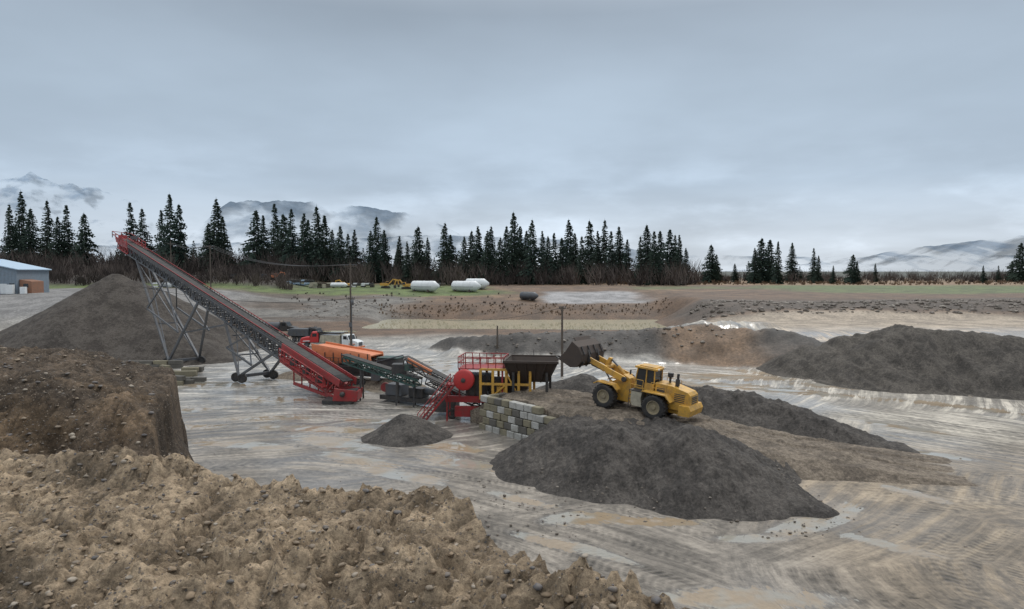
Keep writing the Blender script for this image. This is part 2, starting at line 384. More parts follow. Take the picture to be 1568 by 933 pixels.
pile('gravel_pile',lambda a,c,X,Y:segh(a,c,[(44,101,3.6),(48,98,5.4),(53,94.5,7.2),(58,92,6.6),(63,88,6.2),(69,84,4.4),(76,80,.5)],1.0,.56),30,96,64,118,.25,BERMM,.5,.2,1.0)
pile('gravel_stockpile',lambda a,c,X,Y:np.maximum(segh(a,c,[(-73.5,130,13.9),(-73,130,13.9)],.2,.56),segh(a,c,[(-66,122,7),(-52,113,2.2)],2,.42)),-108,-36,92,160,.4,GRAV2,.5,.13,.5)
pile('dirt_mound',lambda a,c,X,Y:segh(a,c,[(-30,95,.6),(-14,86,.8)],.5,.4),-38,-6,76,104,.3,RAMP,.5,.3)

# ------------------------------------------------------------ near bank
xs=np.concatenate([np.arange(-20,-10,.1),np.arange(-10,2.6,.030),np.arange(2.6,11,.12)])
ys=np.concatenate([np.arange(-3,2.6,.15),np.arange(2.6,8.2,.024),np.arange(8.2,15,.055),np.arange(15,28,.25)])
X,Y=np.meshgrid(xs,ys)
Ye=np.interp(X,[-20,-9,-5.2,-2.9,-1.68,-.93,-.4,.19,.51,.92,3,9,11],[9,8.0,7.1,6.15,5.62,5.6,5.08,4.18,3.72,3.3,1.4,-1,-2])
Ye=Ye+fbm(X*1.1,Y*.3,5,81)*.28
inner=12.72-.16*np.maximum(0,Ye-Y)
z=np.where(Y<Ye,inner,12.72-1.15*(Y-Ye)-.25*ss(0,.3,Y-Ye))
wX=X+fbm(X*1.7,Y*1.7,3,101)*.3; wY=Y+fbm(X*1.7,Y*1.7,3,104)*.3
ruts=fbm(X*.9+Y*.5,Y*.9,5,83); cl=np.abs(fbm(wX*2.2,wY*2.2,6,85,.62)); fi=fbm(X*13,Y*13,3,87,.65); ck=fbm(wX*4.5,wY*4.5,5,95,.65); bl=np.abs(fbm(wX*7,wY*7,4,98,.6))
crk=ss(.10,.0,np.abs(fbm(wX*1.4,wY*1.8,4,108)))
near=ss(2.2,-.2,Y-Ye)
z=z+(ruts*.18-cl*.12+.03+fi*.028+ck*.14+bl*.15*ss(-.2,.3,ruts)-crk*.08)*(near*.75+.25)
xe=-5.15-.42*(Y-10)+fbm(Y*.8,X*0+3,3,89)*.30+fbm(Y*3,X*2,3,90)*.15
top=np.interp(X,[-20,-9,-7.6,-6.1,-4],[13.3,12.95,12.75,12.40,12.2])
blk=top-1.1*ss(11.8,9.0,Y+fbm(X*.7,Y*.7,3,91)*.8)-1.25*np.maximum(0,Y-14)+ruts*.13+fi*.03-cl*.18+ck*.10
blk=blk-np.maximum(0,X-xe)*9.0
lowf=11.50-np.maximum(0,X-xe-.1)*1.8-1.2*np.maximum(0,Y-13)+ruts*.1-cl*.1
z=np.maximum(z,np.maximum(blk,lowf)); z=np.maximum(z,-.6)
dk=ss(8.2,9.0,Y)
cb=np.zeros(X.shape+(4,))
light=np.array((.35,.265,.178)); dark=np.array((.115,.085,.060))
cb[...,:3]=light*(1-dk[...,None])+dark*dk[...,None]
tanp=ss(.0,.45,fbm(X*.5,Y*.7,3,99))*dk; cb[...,:3]=cb[...,:3]*(1-tanp[...,None]*.5)+np.array((.24,.16,.09))*tanp[...,None]*.5
cav=np.clip(.95-.9*(cl-.15)+.6*ck-.3*crk,.4,1.3)  # shade of pits and cracks put into the vertex colour, lumps lightened
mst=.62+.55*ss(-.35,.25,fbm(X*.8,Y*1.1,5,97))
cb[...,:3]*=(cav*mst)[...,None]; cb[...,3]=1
bmt,nt,b=newmat('bank_dirt'); pos=N(nt,'ShaderNodeNewGeometry').outputs['Position']
at=N(nt,'ShaderNodeAttribute',attribute_name='gcol').outputs['Color']
f=noise(nt,pos,14,7,.8)
vo=N(nt,'ShaderNodeTexVoronoi'); vo.inputs['Scale'].default_value=40; nt.links.new(pos,vo.inputs['Vector'])
k=mth(nt,'ADD',.4,mth(nt,'MULTIPLY',mr(nt,f,.30,.70),1.2))
col=mixc(nt,1.0,at,gray(nt,k),'MULTIPLY')
sc=N(nt,'ShaderNodeSeparateColor'); nt.links.new(vo.outputs['Color'],sc.inputs[0])
stone=mth(nt,'MULTIPLY',mr(nt,vo.outputs['Distance'],.40,.30),mr(nt,sc.outputs[0],.76,.78))
scol=mixc(nt,sc.outputs[1],(.09,.085,.085),(.38,.31,.24))
col=mixc(nt,mth(nt,'MULTIPLY',stone,.85),col,scol)
nt.links.new(col,b.inputs['Base Color']); b.inputs['Roughness'].default_value=.85; b.inputs['Specular IOR Level'].default_value=.3
bump(nt,mth(nt,'ADD',mth(nt,'MULTIPLY',f,1.3),mth(nt,'MULTIPLY',stone,.5)),b,1.0,.04)
np_mesh('dirt_bank',np.stack([X,Y,z],-1).reshape(-1,3),grid_faces(*X.shape),bmt,True,{'gcol':cb.reshape(-1,4)})
def bank_z(x,y):
    i=np.clip(np.searchsorted(ys,y),0,len(ys)-1); j=np.clip(np.searchsorted(xs,x),0,len(xs)-1); return z[i,j]

# rocks
t=(1+5**.5)/2
IV=np.array([(-1,t,0),(1,t,0),(-1,-t,0),(1,-t,0),(0,-1,t),(0,1,t),(0,-1,-t),(0,1,-t),(t,0,-1),(t,0,1),(-t,0,-1),(-t,0,1)],float); IV/=np.linalg.norm(IV[0])
IF=[(0,11,5),(0,5,1),(0,1,7),(0,7,10),(0,10,11),(1,5,9),(5,11,4),(11,10,2),(10,7,6),(7,1,8),(3,9,4),(3,4,2),(3,2,6),(3,6,8),(3,8,9),(4,9,5),(2,4,11),(6,2,10),(8,6,7),(9,8,1)]
def subdiv(V,F):
    V=[tuple(v) for v in V]; c={}; G=[]
    def m(a,b):
        k=(min(a,b),max(a,b))
        if k not in c:
            p=(np.array(V[a])+np.array(V[b]))/2; p/=np.linalg.norm(p); V.append(tuple(p)); c[k]=len(V)-1
        return c[k]
    for a,b_,d in F:
        x,y_,w=m(a,b_),m(b_,d),m(d,a); G+=[(a,x,w),(b_,y_,x),(d,w,y_),(x,y_,w)]
    return np.array(V),np.array(G)
SV,SF=subdiv(IV,IF)
def rocks(name,P,S,mat,hi=False,sm=None,rg=.2):
    bv,bf=(SV,SF) if hi else (IV,np.array(IF)); Vs=[];Fs=[];o=0
    for p,s in zip(P,S):
        v=bv*(1+rg*(rng.rand(len(bv),1)-.5)*2)*np.array((1+rng.rand()*.5,.7+rng.rand()*.5,.45+rng.rand()*.35))*s
        a=rng.rand()*6.28; R=np.array(((math.cos(a),-math.sin(a),0),(math.sin(a),math.cos(a),0),(0,0,1)))
        Vs.append(v@R.T+np.array(p)); Fs.append(bf+o); o+=len(v)
    np_mesh(name,np.concatenate(Vs),np.concatenate(Fs),mat,hi if sm is None else sm)
def stonemat(name,stops,d=.5):
    m,nt,b=newmat(name); g=N(nt,'ShaderNodeNewGeometry')
    r=N(nt,'ShaderNodeValToRGB'); nt.links.new(g.outputs['Random Per Island'],r.inputs[0])
    r.color_ramp.interpolation='CONSTANT'
    els=r.color_ramp.elements; els[0].color=(*stops[0],1); els[0].position=0; els[1].color=(*stops[1],1); els[1].position=1/len(stops)
    for i,s in enumerate(stops[2:]): e=els.new((i+2)/len(stops)); e.color=(*s,1)
    n=noise(nt,g.outputs['Position'],30,3); nt.links.new(mixc(nt,mr(nt,n,.3,.7,.1,d),r.outputs[0],(.19,.145,.095)),b.inputs['Base Color'])
    b.inputs['Roughness'].default_value=.7; return m
PEB=stonemat('pebble_stone',[(.13,.12,.115),(.20,.16,.12),(.07,.072,.078),(.26,.20,.14),(.10,.10,.11),(.38,.33,.27),(.22,.17,.12)],.55)
P=[];S=[]
for i in range(4200):
    y=rng.uniform(3.0,7.6); x=rng.uniform(-.86*y,.35*y); s=.005+.020*rng.rand()**3.2
    P.append((x,y,bank_z(x,y)+s*.05)); S.append(s)
for i in range(1400):
    y=rng.uniform(8.2,14); x=rng.uniform(-.86*y,-5.3); s=.010+.035*rng.rand()**3.5
    P.append((x,y,bank_z(x,y)-s*.1)); S.append(s)
rocks('pebbles',P,S,PEB,True)
P=[];S=[]
for i in range(1500):
    y=rng.uniform(3.2,7.4); x=rng.uniform(-.86*y,.3*y); s=.008+.018*rng.rand()**2.5
    P.append((x,y,bank_z(x,y)-s*.25)); S.append(s)
CLD,nt,b=newmat('clod_dirt'); nt.links.new(mixc(nt,noise(nt,N(nt,'ShaderNodeNewGeometry').outputs['Position'],30,4,.7),(.12,.085,.055),(.36,.27,.18)),b.inputs['Base Color']); b.inputs['Roughness'].default_value=.95
rocks('dirt_clods',P,S,CLD,True,True,.45)
RCK=stonemat('rubble_stone',[(.10,.09,.08),(.15,.13,.12),(.07,.06,.055),(.2,.18,.16)])
P=[];S=[]
def scat(n,x0,x1,y0,y1,s0,s1):
    x=rng.uniform(x0,x1,n); y=rng.uniform(y0,y1,n); zz=ground_h(x,y)
    for a in range(n): s=s0+(s1-s0)*rng.rand()**3; P.append((x[a],y[a],zz[a]+s*.1)); S.append(s)
scat(1000,44,150,159,178,.15,.8); scat(400,-6,50,112,126,.1,.4); scat(250,-60,-40,180,215,.12,.4)
scat(500,-35,40,34,100,.02,.08)
for i in range(700):
    x=rng.uniform(-3,20);y=rng.uniform(37,48);s=.025+.09*rng.rand()**3.5
    h=front(np.array([[x]]),np.array([[y]]),None,None)[0,0]
    if h<.9: P.append((x,y,max(h,0)+.02)); S.append(s)
rocks('loose_rocks',P,S,RCK)

# ------------------------------------------------------------ retaining wall of concrete blocks
o=Obj('concrete_block_wall')
L=1.0;Hh=.64; aw=math.atan2(WD[1],WD[0])
for r in range(5):
    for i in range(9):
        s0=i*L+(r%2)*.5*L-.2
        if r==4 and i>=8: continue
        c=WA+WD*(s0+L/2)+WN*(random.uniform(-.05,.05)+(4-r)*.05); mt=random.choice([CONA,CONB,CONC,CONB] if i<4 else [CONA,CONA,CONB,CONC])
        o.box('block_course_%d'%r,mt,(c[0],c[1],Hh*r+Hh/2-.12),(L-.06,.6,Hh-.05),(0,random.uniform(-.012,.012),aw+random.uniform(-.02,.02)))
for r in range(5):
    for i in range(2):
        c=WA-WN*(.95+i*L)+WD*.3
        o.box('block_return_%d'%r,random.choice([CONA,CONB,CONC]),(c[0],c[1],Hh*r+Hh/2-.12),(L-.05,.58,Hh-.05),(0,0,aw+math.pi/2))
o.done(.05)
def blocks(name,cx,cy,items):
    o=Obj(name,(cx,cy,0))
    for i,(x,y,zz,a,l) in enumerate(items):
        o.box('block_%d'%i,random.choice([CONB,CONC,CONC]),(x,y,zz),(l,.75,.6),(0,0,a))
    o.done(.05)
it=[]
for i in range(24): it.append((random.uniform(-7,2),random.uniform(-3,3),.25+.6*(i%2)*random.choice([0,1]),random.uniform(-.5,.3),random.uniform(1.8,3)))
blocks('concrete_block_stack',-43.5,90,it)
it=[(-10+i*2.1,0+.2*i,.25+.62*r,.05,2.0) for i in range(7) for r in range(2)]
blocks('concrete_block_stack',-53,102,it)
it=[(random.uniform(-4,4),random.uniform(-2,2),.25+.6*(i%2),random.uniform(-.6,.4),2.2) for i in range(12)]
blocks('concrete_block_stack',-48,97,it)

# ------------------------------------------------------------ wheel loader
o=Obj('wheel_loader',(10.5,58.5,2.63),(0,-rad(5.6),rad(143.8)))
for x in(-2.3,2.3):
    for y in(-1.35,1.35): o.wheel('wheel_%s_%s'%('front' if x>0 else 'rear','l' if y>0 else 'r'),(x,y,1.03),1.05,.82)
    o.tube('axle',DST,(x,-1.3,1.03),(x,1.3,1.03),.28)
o.prism('engine_hood',YEL,[(-1.95,1.2),(-1.95,2.95),(-3.4,2.9),(-4.75,2.62),(-5.0,2.4),(-5.1,1.6),(-5.0,1.05),(-2.2,1.0)],-.82,.82)
for i in range(5):
    o.box('hood_grille',DST,(-5.07,0,1.6+.16*i),(.06,1.2,.09),(0,.06,0))
    for sy in(-1,1): o.box('hood_vent',DST,(-4.1,sy*.83,1.75+.15*i),(.9,.03,.07))
for sy in(-1,1):
    o.box('hood_panel_seam',DST,(-2.9,sy*.825,2.1),(.03,.02,1.4)); o.box('hood_panel_seam',DST,(-2.45,sy*.826,2.4),(.7,.02,.35))
o.prism('counterweight',YEL,[(-4.3,.75),(-4.3,1.6),(-5.15,1.65),(-5.35,1.3),(-5.25,.8)],-1.35,1.35)
for sy in(-1,1):
    y0,y1=(.84,1.75) if sy>0 else(-1.75,-.84)
    o.prism('rear_fender',YEL,[(-1.1,2.15),(-1.25,2.25),(-3.25,2.25),(-3.75,1.75),(-3.7,1.68),(-3.2,2.15)],y0,y1)
    o.prism('side_tank',CRM,[(-1.2,.8),(-.35,.8),(-.15,1.1),(-.15,2.02),(-1.15,2.02),(-1.05,1.5)],*((.7,1.5) if sy>0 else(-1.5,-.7)))
    for k in range(5): o.box('ladder',DST,(-.02,sy*1.3,.7+.3*k),(.1,.45,.04))
    for q in(-.24,.24): o.beam('ladder',DST,(-.02,sy*1.3+q,.5),(-.02,sy*1.3+q,2.1),.05)
    o.rail('handrail',YEL,[(-.05,sy*1.5,2.1),(-1.2,sy*1.6,2.1)],.95,1.1,.045)
    o.rail('handrail',YEL,[(-1.9,sy*1.6,2.25),(-3.2,sy*1.6,2.25)],.8,1.3,.045)
    o.prism('front_fender',YEL,[(1.1,1.75),(1.15,1.85),(1.5,2.2),(3.0,2.25),(3.4,2.0),(3.3,1.95),(2.95,2.15),(1.55,2.1)],*((.85,1.7) if sy>0 else(-1.7,-.85)))
o.box('platform',DST,(-1.0,0,2.07),(2.0,3.1,.07))
o.prism('rear_frame',YEL,[(-5,.75),(-5,1.2),(-.2,1.2),(.1,.8),(-.2,.65),(-4.5,.65)],-.55,.55)
o.prism('cab_glass',GLS,[(-1.75,2.75),(-1.7,3.85),(-.28,3.85),(-.12,2.75)],-.74,.74)
o.prism('cab_lower',YEL,[(-1.8,2.12),(-1.8,2.75),(-.08,2.75),(-.02,2.12)],-.78,.78)
for sy in(-.76,.76):
    for a,c in(((-1.8,2.7),(-1.75,3.9)),((-.08,2.7),(-.25,3.9)),((-1.05,2.7),(-1.05,3.9))): o.beam('cab_pillar',YEL,(a[0],sy,a[1]),(c[0],sy,c[1]),.1)
o.box('cab_door',GLS,(-.6,.79,2.55),(.7,.03,.5))
o.box('cab_roof',YEL,(-1.0,0,3.95),(2.0,1.8,.16)); o.box('cab_roof_cap',YEL,(-1.05,0,4.06),(1.5,1.3,.1))
for sy in(-.6,.6): o.box('work_light',WHT,(.03,sy,3.98),(.08,.22,.13)); o.box('work_light',WHT,(-2.02,sy,3.98),(.08,.22,.13))
o.beam('mirror_arm',DST,(-.1,.8,3.7),(.1,1.4,3.7),.04); o.box('mirror',DST,(.1,1.42,3.5),(.06,.25,.4))
o.tube('exhaust_stack',DST,(-3.6,.25,2.8),(-3.6,.25,3.9),.11); o.tube('exhaust_stack',DST,(-3.6,.25,2.9),(-3.6,.25,3.45),.18)
o.tube('air_precleaner',DST,(-2.7,-.35,2.8),(-2.7,-.35,3.5),.1); o.tube('air_precleaner',DST,(-2.7,-.35,3.4),(-2.7,-.35,3.75),.24)
o.prism('front_frame',YEL,[(.25,.7),(.25,1.6),(.55,2.75),(1.15,3.0),(1.7,2.5),(2.6,1.9),(3.2,1.4),(3.2,.75)],-.5,.5)
o.tube('articulation_hitch',DST,(.05,0,.6),(.05,0,1.9),.3)
for sy in(-.78,.78):
    for a,c,h in(((.95,2.65),(2.7,3.15),.5),((2.65,3.2),(4.45,3.75),.46)):
        o.beam('boom_arm',YEL,(a[0],sy,a[1]),(c[0],sy,c[1]),.16,h)
    o.tube('boom_pin',DST,(.95,sy-.12,2.65),(.95,sy+.12,2.65),.22); o.tube('boom_pin',DST,(4.45,sy-.14,3.7),(4.45,sy+.14,3.7),.22)
    o.tube('lift_cylinder',YEL,(1.6,sy*.75,1.3),(2.3,sy*.8,2.3),.14); o.tube('lift_cylinder_rod',GST,(2.3,sy*.8,2.3),(2.9,sy*.85,3.1),.07)
o.tube('boom_cross_tube',YEL,(2.9,-.78,3.3),(2.9,.78,3.3),.2)
o.prism('tilt_lever',YEL,[(2.6,4.1),(2.9,4.15),(3.3,3.3),(3.6,2.95),(3.3,2.8),(2.9,3.1)],-.16,.16)
o.tube('tilt_cylinder',YEL,(1.2,0,2.8),(2.0,0,3.5),.15); o.tube('tilt_cylinder_rod',GST,(2.0,0,3.5),(2.75,0,4.05),.08)
o.beam('tilt_link',DST,(3.4,0,2.95),(4.5,0,3.2),.2)
bp=[(1.15,1.55),(.45,1.15),(.05,.55),(.05,-.1),(.45,-.6),(1.1,-.72),(2.4,-.2)]
bx,bz=4.5,3.7
o_=[(bx+x,bz+zz) for x,zz in bp]; i_=[(bx+x+.1,bz+zz+(.1 if k>2 else -.03)) for k,(x,zz) in enumerate(bp)]
for q in range(len(bp)-1): o.prism('bucket_plate',RUST,[o_[q],o_[q+1],i_[q+1],i_[q]],-1.95,1.95)
for sy in(-2.0,1.94): o.prism('bucket_side',RUST,o_+[(bx+1.75,bz+.55)],sy,sy+.06)
for k in range(8): o.beam('bucket_teeth',DST,(bx+2.3,-1.8+k*.514,bz-.23),(bx+2.75,-1.8+k*.514,bz-.05),.13,.1)
o.beam('bucket_cutting_edge',GST,(bx+2.35,-1.95,bz-.2),(bx+2.35,1.95,bz-.2),.3,.06)
for k in(-1.0,1.0): o.prism('bucket_bracket',DST,[(bx-.15,bz+.3),(bx+.1,bz+.9),(bx+.2,bz-.3),(bx-.2,bz-.2)],k*.78-.1,k*.78+.1)
for k in(-1.6,-.5,.5,1.6): o.beam('bucket_rib',DST,(bx-.02,k,bz+.5),(bx+.4,k,bz+1.2),.1,.12); o.beam('bucket_rib',DST,(bx-.02,k,bz-.1),(bx+.4,k,bz-.66),.1,.12)
o.prism('bucket_spill_guard',RUST,[(bx+1.1,bz+1.5),(bx+1.4,bz+1.82),(bx+1.48,bz+1.78),(bx+1.22,bz+1.5)],-1.3,1.3)
o.done(.02)

# ------------------------------------------------------------ radial stacker conveyor
A=Vector((-19.0,77.5,1.4)); B=Vector((-69.5,124,19.3))
o=Obj('stacking_conveyor')
T=lambda t,dz=0:A+(B-A)*t+Vector((0,0,dz))
xd=(B-A).normalized(); yd=Vector((0,0,1)).cross(xd).normalized(); zd=xd.cross(yd)
o.truss('lattice_truss_lower',RED,T(0),T(.17),2.1,2.1,8,.22)
o.truss('lattice_truss_main',GST,T(.17),T(.56),1.7,1.7,22,.16)
o.truss('lattice_truss_upper',GST,T(.56),T(.93),1.5,1.35,20,.15)
o.truss('lattice_truss_head',RED,T(.93),T(1.0),1.6,1.2,4,.18)
o.beam('belt',BLK,T(-.01)+zd*1.05,T(1.0)+zd*1.05,1.3,.12)
for s_ in(-1,1):
    o.beam('side_channel_lower',RED,T(-.01)+yd*s_*1.1+zd*.9,T(.17)+yd*s_*1.1+zd*.9,.1,.8)
    o.beam('side_channel',DST,T(.17)+yd*s_*.88+zd*.85,T(.93)+yd*s_*.88+zd*.85,.08,.5)
    o.beam('head_channel',RED,T(.93)+yd*s_*.88+zd*.7,T(1.01)+yd*s_*.88+zd*.7,.1,.8)
    o.beam('belt_guard_strip',RED,T(.2)+yd*s_*.9+zd*1.35,T(.99)+yd*s_*.9+zd*1.35,.07,.09)
for i in range(70):
    t=.18+i*.0115; o.beam('idler_frame',DST,T(t)+yd*.9+zd*1.0,T(t)+yd*.9+zd*1.4,.06); o.beam('idler_frame',DST,T(t)-yd*.9+zd*1.0,T(t)-yd*.9+zd*1.4,.06)
    o.tube('return_roller',DST,T(t)-yd*.8-zd*.6,T(t)+yd*.8-zd*.6,.09,n=6)
o.tube('head_pulley',DST,T(1.005)-yd*.8+zd*.7,T(1.005)+yd*.8+zd*.7,.42)
o.rail('head_rail',RED,[T(.9)-yd*1.3+zd*.9,T(1.0)-yd*1.3+zd*.9,T(1.02)+yd*1.3+zd*.9,T(.92)+yd*1.3+zd*.9],1.1,1.6,.09)
o.beam('head_walkway',RED,T(.9)-yd*1.25+zd*.8,T(1.02)-yd*1.25+zd*.8,.6,.08)
for dz in(0,1): o.box('motor',RED if dz else GST,T(.955,1.9+dz*.1)+yd*(1 if dz else -1),(1.2,.6,.6))
hb=T(-.02)
o.prism('tail_box_a',RED,[(hb.x-1.6,.35),(hb.x+1.0,.3),(hb.x+1.2,1.4),(hb.x-1.4,1.7)],hb.y-1.6,hb.y-1.35)
o.prism('tail_box_b',RED,[(hb.x-1.6,.35),(hb.x+1.0,.3),(hb.x+1.2,1.4),(hb.x-1.4,1.7)],hb.y+.8,hb.y+1.0)
o.box('tail_box_end',RED,(hb.x+1.0,hb.y-.25,.85),(.15,2.5,1.0)); o.tube('tail_pulley',DST,hb+yd*-.9,hb+yd*.9,.4)
o.box('ballast_foot',DST,(hb.x-1.2,hb.y-.2,.2),(3.2,2.6,.4))
o.tube('tail_drum',DST,(hb.x-.5,hb.y-1.9,1.1),(hb.x-.5,hb.y-1.3,1.1),.28)
for s_ in(-1,1):
    o.beam('red_subframe',RED,T(0,-1.1)+yd*s_,T(.13,-2.7)+yd*s_,.22,.35)
    for k in range(6): o.beam('red_subframe',RED,T(.13*k/5,-1.1-1.6*k/5)+yd*s_,T(.13*k/5,-.7)+yd*s_,.14)
    o.beam('side_walkway',RED,T(.02,-.3)+yd*s_*1.5,T(.16,-.3)+yd*s_*1.5,.6,.1)
    o.rail('side_walkway_rail',RED,[T(.02,-.2)+yd*s_*1.75,T(.16,-.2)+yd*s_*1.75],1.1,1.3,.08)
for k in range(3): o.box('side_gearbox',DST,T(.04+.04*k,.1)+yd*1.35,(.8,.5,.7)); o.box('side_gearbox',GST,T(.05+.04*k,-.9)-yd*1.2,(.9,.5,.8))
def carriage(tw,ta,tb,w,th,mat):
    c=T(tw); g=Vector((c.x,c.y,.8))
    for s_ in(-1,1):
        q=g+yd*s_*w
        o.beam('support_leg',mat,q,T(ta,-.7)+yd*s_*.8,th); o.beam('support_leg',mat,q,T(tb,-.6)+yd*s_*.8,th)
        o.beam('support_brace',mat,q+(T(ta,-.7)-g)*.5,q+(T(tb,-.6)-g)*.5,th*.7)
        o.beam('support_brace',mat,q+(T(ta,-.7)-g)*.5,T((ta+tb)/2,-.7)+yd*s_*.8,th*.6)
        o.beam('support_brace',mat,q+(T(tb,-.7)-g)*.5,T((ta+tb)/2,-.7)+yd*s_*.8,th*.6)
        for k in(-1,1):
            cc_=q+xd*k*.9; o.wheel('carriage_wheel',(cc_.x,cc_.y,.62),.62,.45,0,DST)
    o.beam('axle_beam',mat,g-yd*w,g+yd*w,.4)
    for k in(.35,.7): o.beam('support_brace',mat,g-yd*w*(1-k)+(T(ta,-.7)-g)*k,g+yd*w*(1-k)+(T(ta,-.7)-g)*k,th*.6)
    o.beam('support_brace',mat,g-yd*w,T(ta,-.7)+yd*.8,th*.5); o.beam('support_brace',mat,g+yd*w,T(ta,-.7)-yd*.8,th*.5)
carriage(.63,.87,.52,2.3,.30,GST)
carriage(.30,.40,.20,2.2,.28,GST)
o.beam('tension_rod',GST,Vector((T(.63).x,T(.63).y,5)),T(.38,-.8),.2)
o.done()

# ------------------------------------------------------------ mobile screener (orange)
o=Obj('mobile_screener',(-20.6,88,-.35),(0,0,rad(-20)))
o.prism('hopper_shell_panel',ORG,[(-4.6,3.2),(-4.8,5.6),(3.8,4.6),(4.0,3.4)],-1.6,-1.45)
o.prism('hopper_back_panel',ORG,[(-4.6,3.2),(-4.8,5.6),(3.8,4.6),(4.0,3.4)],1.45,1.6)
o.prism('screen_deck',ORG,[(-4.8,5.2),(-4.8,5.35),(3.8,4.4),(3.8,4.25)],-1.44,1.44)
for i in range(7): o.box('panel_rib',DST,(-4+i*1.25,-1.63,4.0),(.12,.06,1.2))
o.box('chassis',DST,(0,0,2.0),(9,1.6,.7)); o.box('engine_box',ORG,(-2.8,-.2,2.9),(2.6,2.4,1.3)); o.box('engine_box_panel',DST,(0.6,-.9,2.8),(3,.7,1.1))
for sy in(-1.2,1.2):
    o.prism('crawler_track',BLK,[(-2.6,.3),(-3.1,.6),(-2.7,1.1),(2.7,1.1),(3.1,.6),(2.6,.3)],sy-.28,sy+.28)
    for k in range(5): o.tube('track_roller',GST,(-2.3+k*1.15,sy-.3,.62),(-2.3+k*1.15,sy+.3,.62),.28)
    o.beam('leg_strut',DST,(-3.6,sy,2),(-3.8,sy,5),.2); o.beam('leg_strut',DST,(3.2,sy,2),(3.2,sy,4.4),.2)
o.rail('walkway_rail',DST,[(-4,-2.0,3.0),(3,-2.0,3.0)],1,1.2,.06); o.box('walkway',DST,(-.5,-1.85,3.0),(7,.5,.06))
o.truss('discharge_conveyor',DST,(3.5,0,3.4),(9.5,-.5,2.4),1.0,.6,6,.1); o.beam('discharge_belt',BLK,(3,0,3.9),(9.8,-.5,2.85),.9,.1)
o.box('control_cabinet',GST,(4.6,-1.6,2.1),(1,.6,1.4)); o.box('screen_frame',DST,(5.8,0,3.2),(2.6,2.0,1.6)); o.box('screen_frame_top',GRN,(5.8,0,4.1),(2.8,2.1,.15))
for x in(4.7,6.9):
    for y in(-.9,.9): o.beam('screen_leg',DST,(x,y,.3),(x,y,2.6),.16)
o.beam('hydraulic_arm',GST,(4.2,-1.1,3.6),(8.2,-1.1,4.6),.14)
o.done(.01)
# green transfer conveyor
o=Obj('transfer_conveyor')
o.truss('green_frame',GRN,(-19,79,4.4),(-10.0,73.5,2.6),1.1,.7,9,.14); o.beam('belt',BLK,(-19.3,79.2,4.95),(-9.8,73.4,3.1),1.0,.12)
for s_ in(-.55,.55): o.beam('green_side_plate',GRN,(-19,79+s_,4.7),(-10,73.5+s_,2.9),.06,.3)
for x,y,zz in((-17,77.8,3.8),(-12.5,75,2.7)):
    for s_ in(-.8,.8): o.beam('support_leg',DST,(x,y+s_,0),(x,y+s_*.6,zz),.16)
    o.beam('support_leg',DST,(x,y-.8,.3),(x,y+.5,zz),.1)
o.truss('lower_frame',DST,(-11.3,74.5,4.8),(-4,69.5,1.8),1.1,.7,8,.12); o.beam('lower_belt',BLK,(-11.5,74.6,5.3),(-3.8,69.4,2.3),.9,.1)
o.beam('orange_guard',ORG,(-11.2,73.9,5.0),(-8.4,72,3.9),.1,.5); o.box('drive_motor',GRN,(-11,74,4.2),(1.0,.8,.7)); o.box('drive_housing',DST,(-12.2,75,3.9),(1.6,1.4,1.1))
o.box('skid_base',DST,(-11.5,76.0,.5),(6.5,1.8,.5),(0,0,-.5)); o.box('power_pack',GST,(-12.8,76.6,1.4),(2.2,1.4,1.2),(0,0,-.5)); o.box('power_pack_cover',DST,(-10.2,75.2,1.3),(1.8,1.3,1.0),(0,0,-.5))
o.tube('motor_drum',GST,(-9.3,74.6,1.5),(-8.3,74.1,1.5),.4); o.lathe('drive_pulley',RED,(-14.1,76.6,1.6),[(.01,-.1),(.5,-.1),(.55,0),(.5,.1),(.01,.1)],20)
for x,y in((-10.5,74),(-6.5,71.2)):
    for s_ in(-.7,.7): o.beam('support_leg',DST,(x,y+s_,0),(x,y+s_*.6,3.4),.14)
    o.beam('support_brace',DST,(x,y-.7,.3),(x,y+.5,3.2),.1)
o.done()

# ------------------------------------------------------------ crushing plant
o=Obj('crushing_plant',(-.6,67.5,0),(0,0,rad(-8)))
o.box('main_beam',RED,(-1.5,-1.3,2.1),(8.5,.35,.6)); o.box('main_beam',RED,(-1.5,1.3,2.1),(8.5,.35,.6))
o.box('lower_skid',RED,(-3.6,-1.3,.9),(2.4,.5,1.0)); o.box('skid_panel',DST,(-.9,-1.2,1.1),(2.6,.4,1.3)); o.box('jaw_body',DST,(-2.6,0,3.3),(2.4,2.2,2.2))
for k in range(4): o.box('jaw_rib',RUST,(-3.5+k*.6,-1.12,3.3),(.12,.1,2.0))
o.tube('flywheel_shaft',DST,(-3.75,-2.3,4.1),(-3.75,0,4.1),.2)
o.lathe('flywheel_drum',REDB,(-3.75,-2.2,4.1),[(.01,-.25),(.85,-.25),(1.0,-.15),(1.0,.4),(.85,.45),(.01,.45)],32)
o.lathe('flywheel_hub_drum',DST,(-3.75,-2.47,4.1),[(.22,.02),(.22,-.08),(.01,-.08)],16)
o.box('deck',RED,(-2.2,0,5.1),(4.4,3.4,.12)); o.rail('deck_railing',RED,[(-4.4,-1.7,5.15),(0,-1.7,5.15),(0,1.7,5.15),(-4.4,1.7,5.15),(-4.4,-1.7,5.15)],1.1,.8,.08)
for x in(-4.3,-2.2,-.1):
    for y in(-1.6,1.6): o.beam('deck_post',RED,(x,y,2.4),(x,y,5.1),.16)
for x in(-2.2,-1.0,.3,1.5,2.6):
    for y in(-1.75,1.75): o.beam('yellow_frame',YEL,(x,y,2.2),(x,y,5.1),.24)
for zz in(2.4,3.7,5.1):
    for y in(-1.75,1.75): o.beam('yellow_frame',YEL,(-2.2,y,zz),(2.7,y,zz),.22)
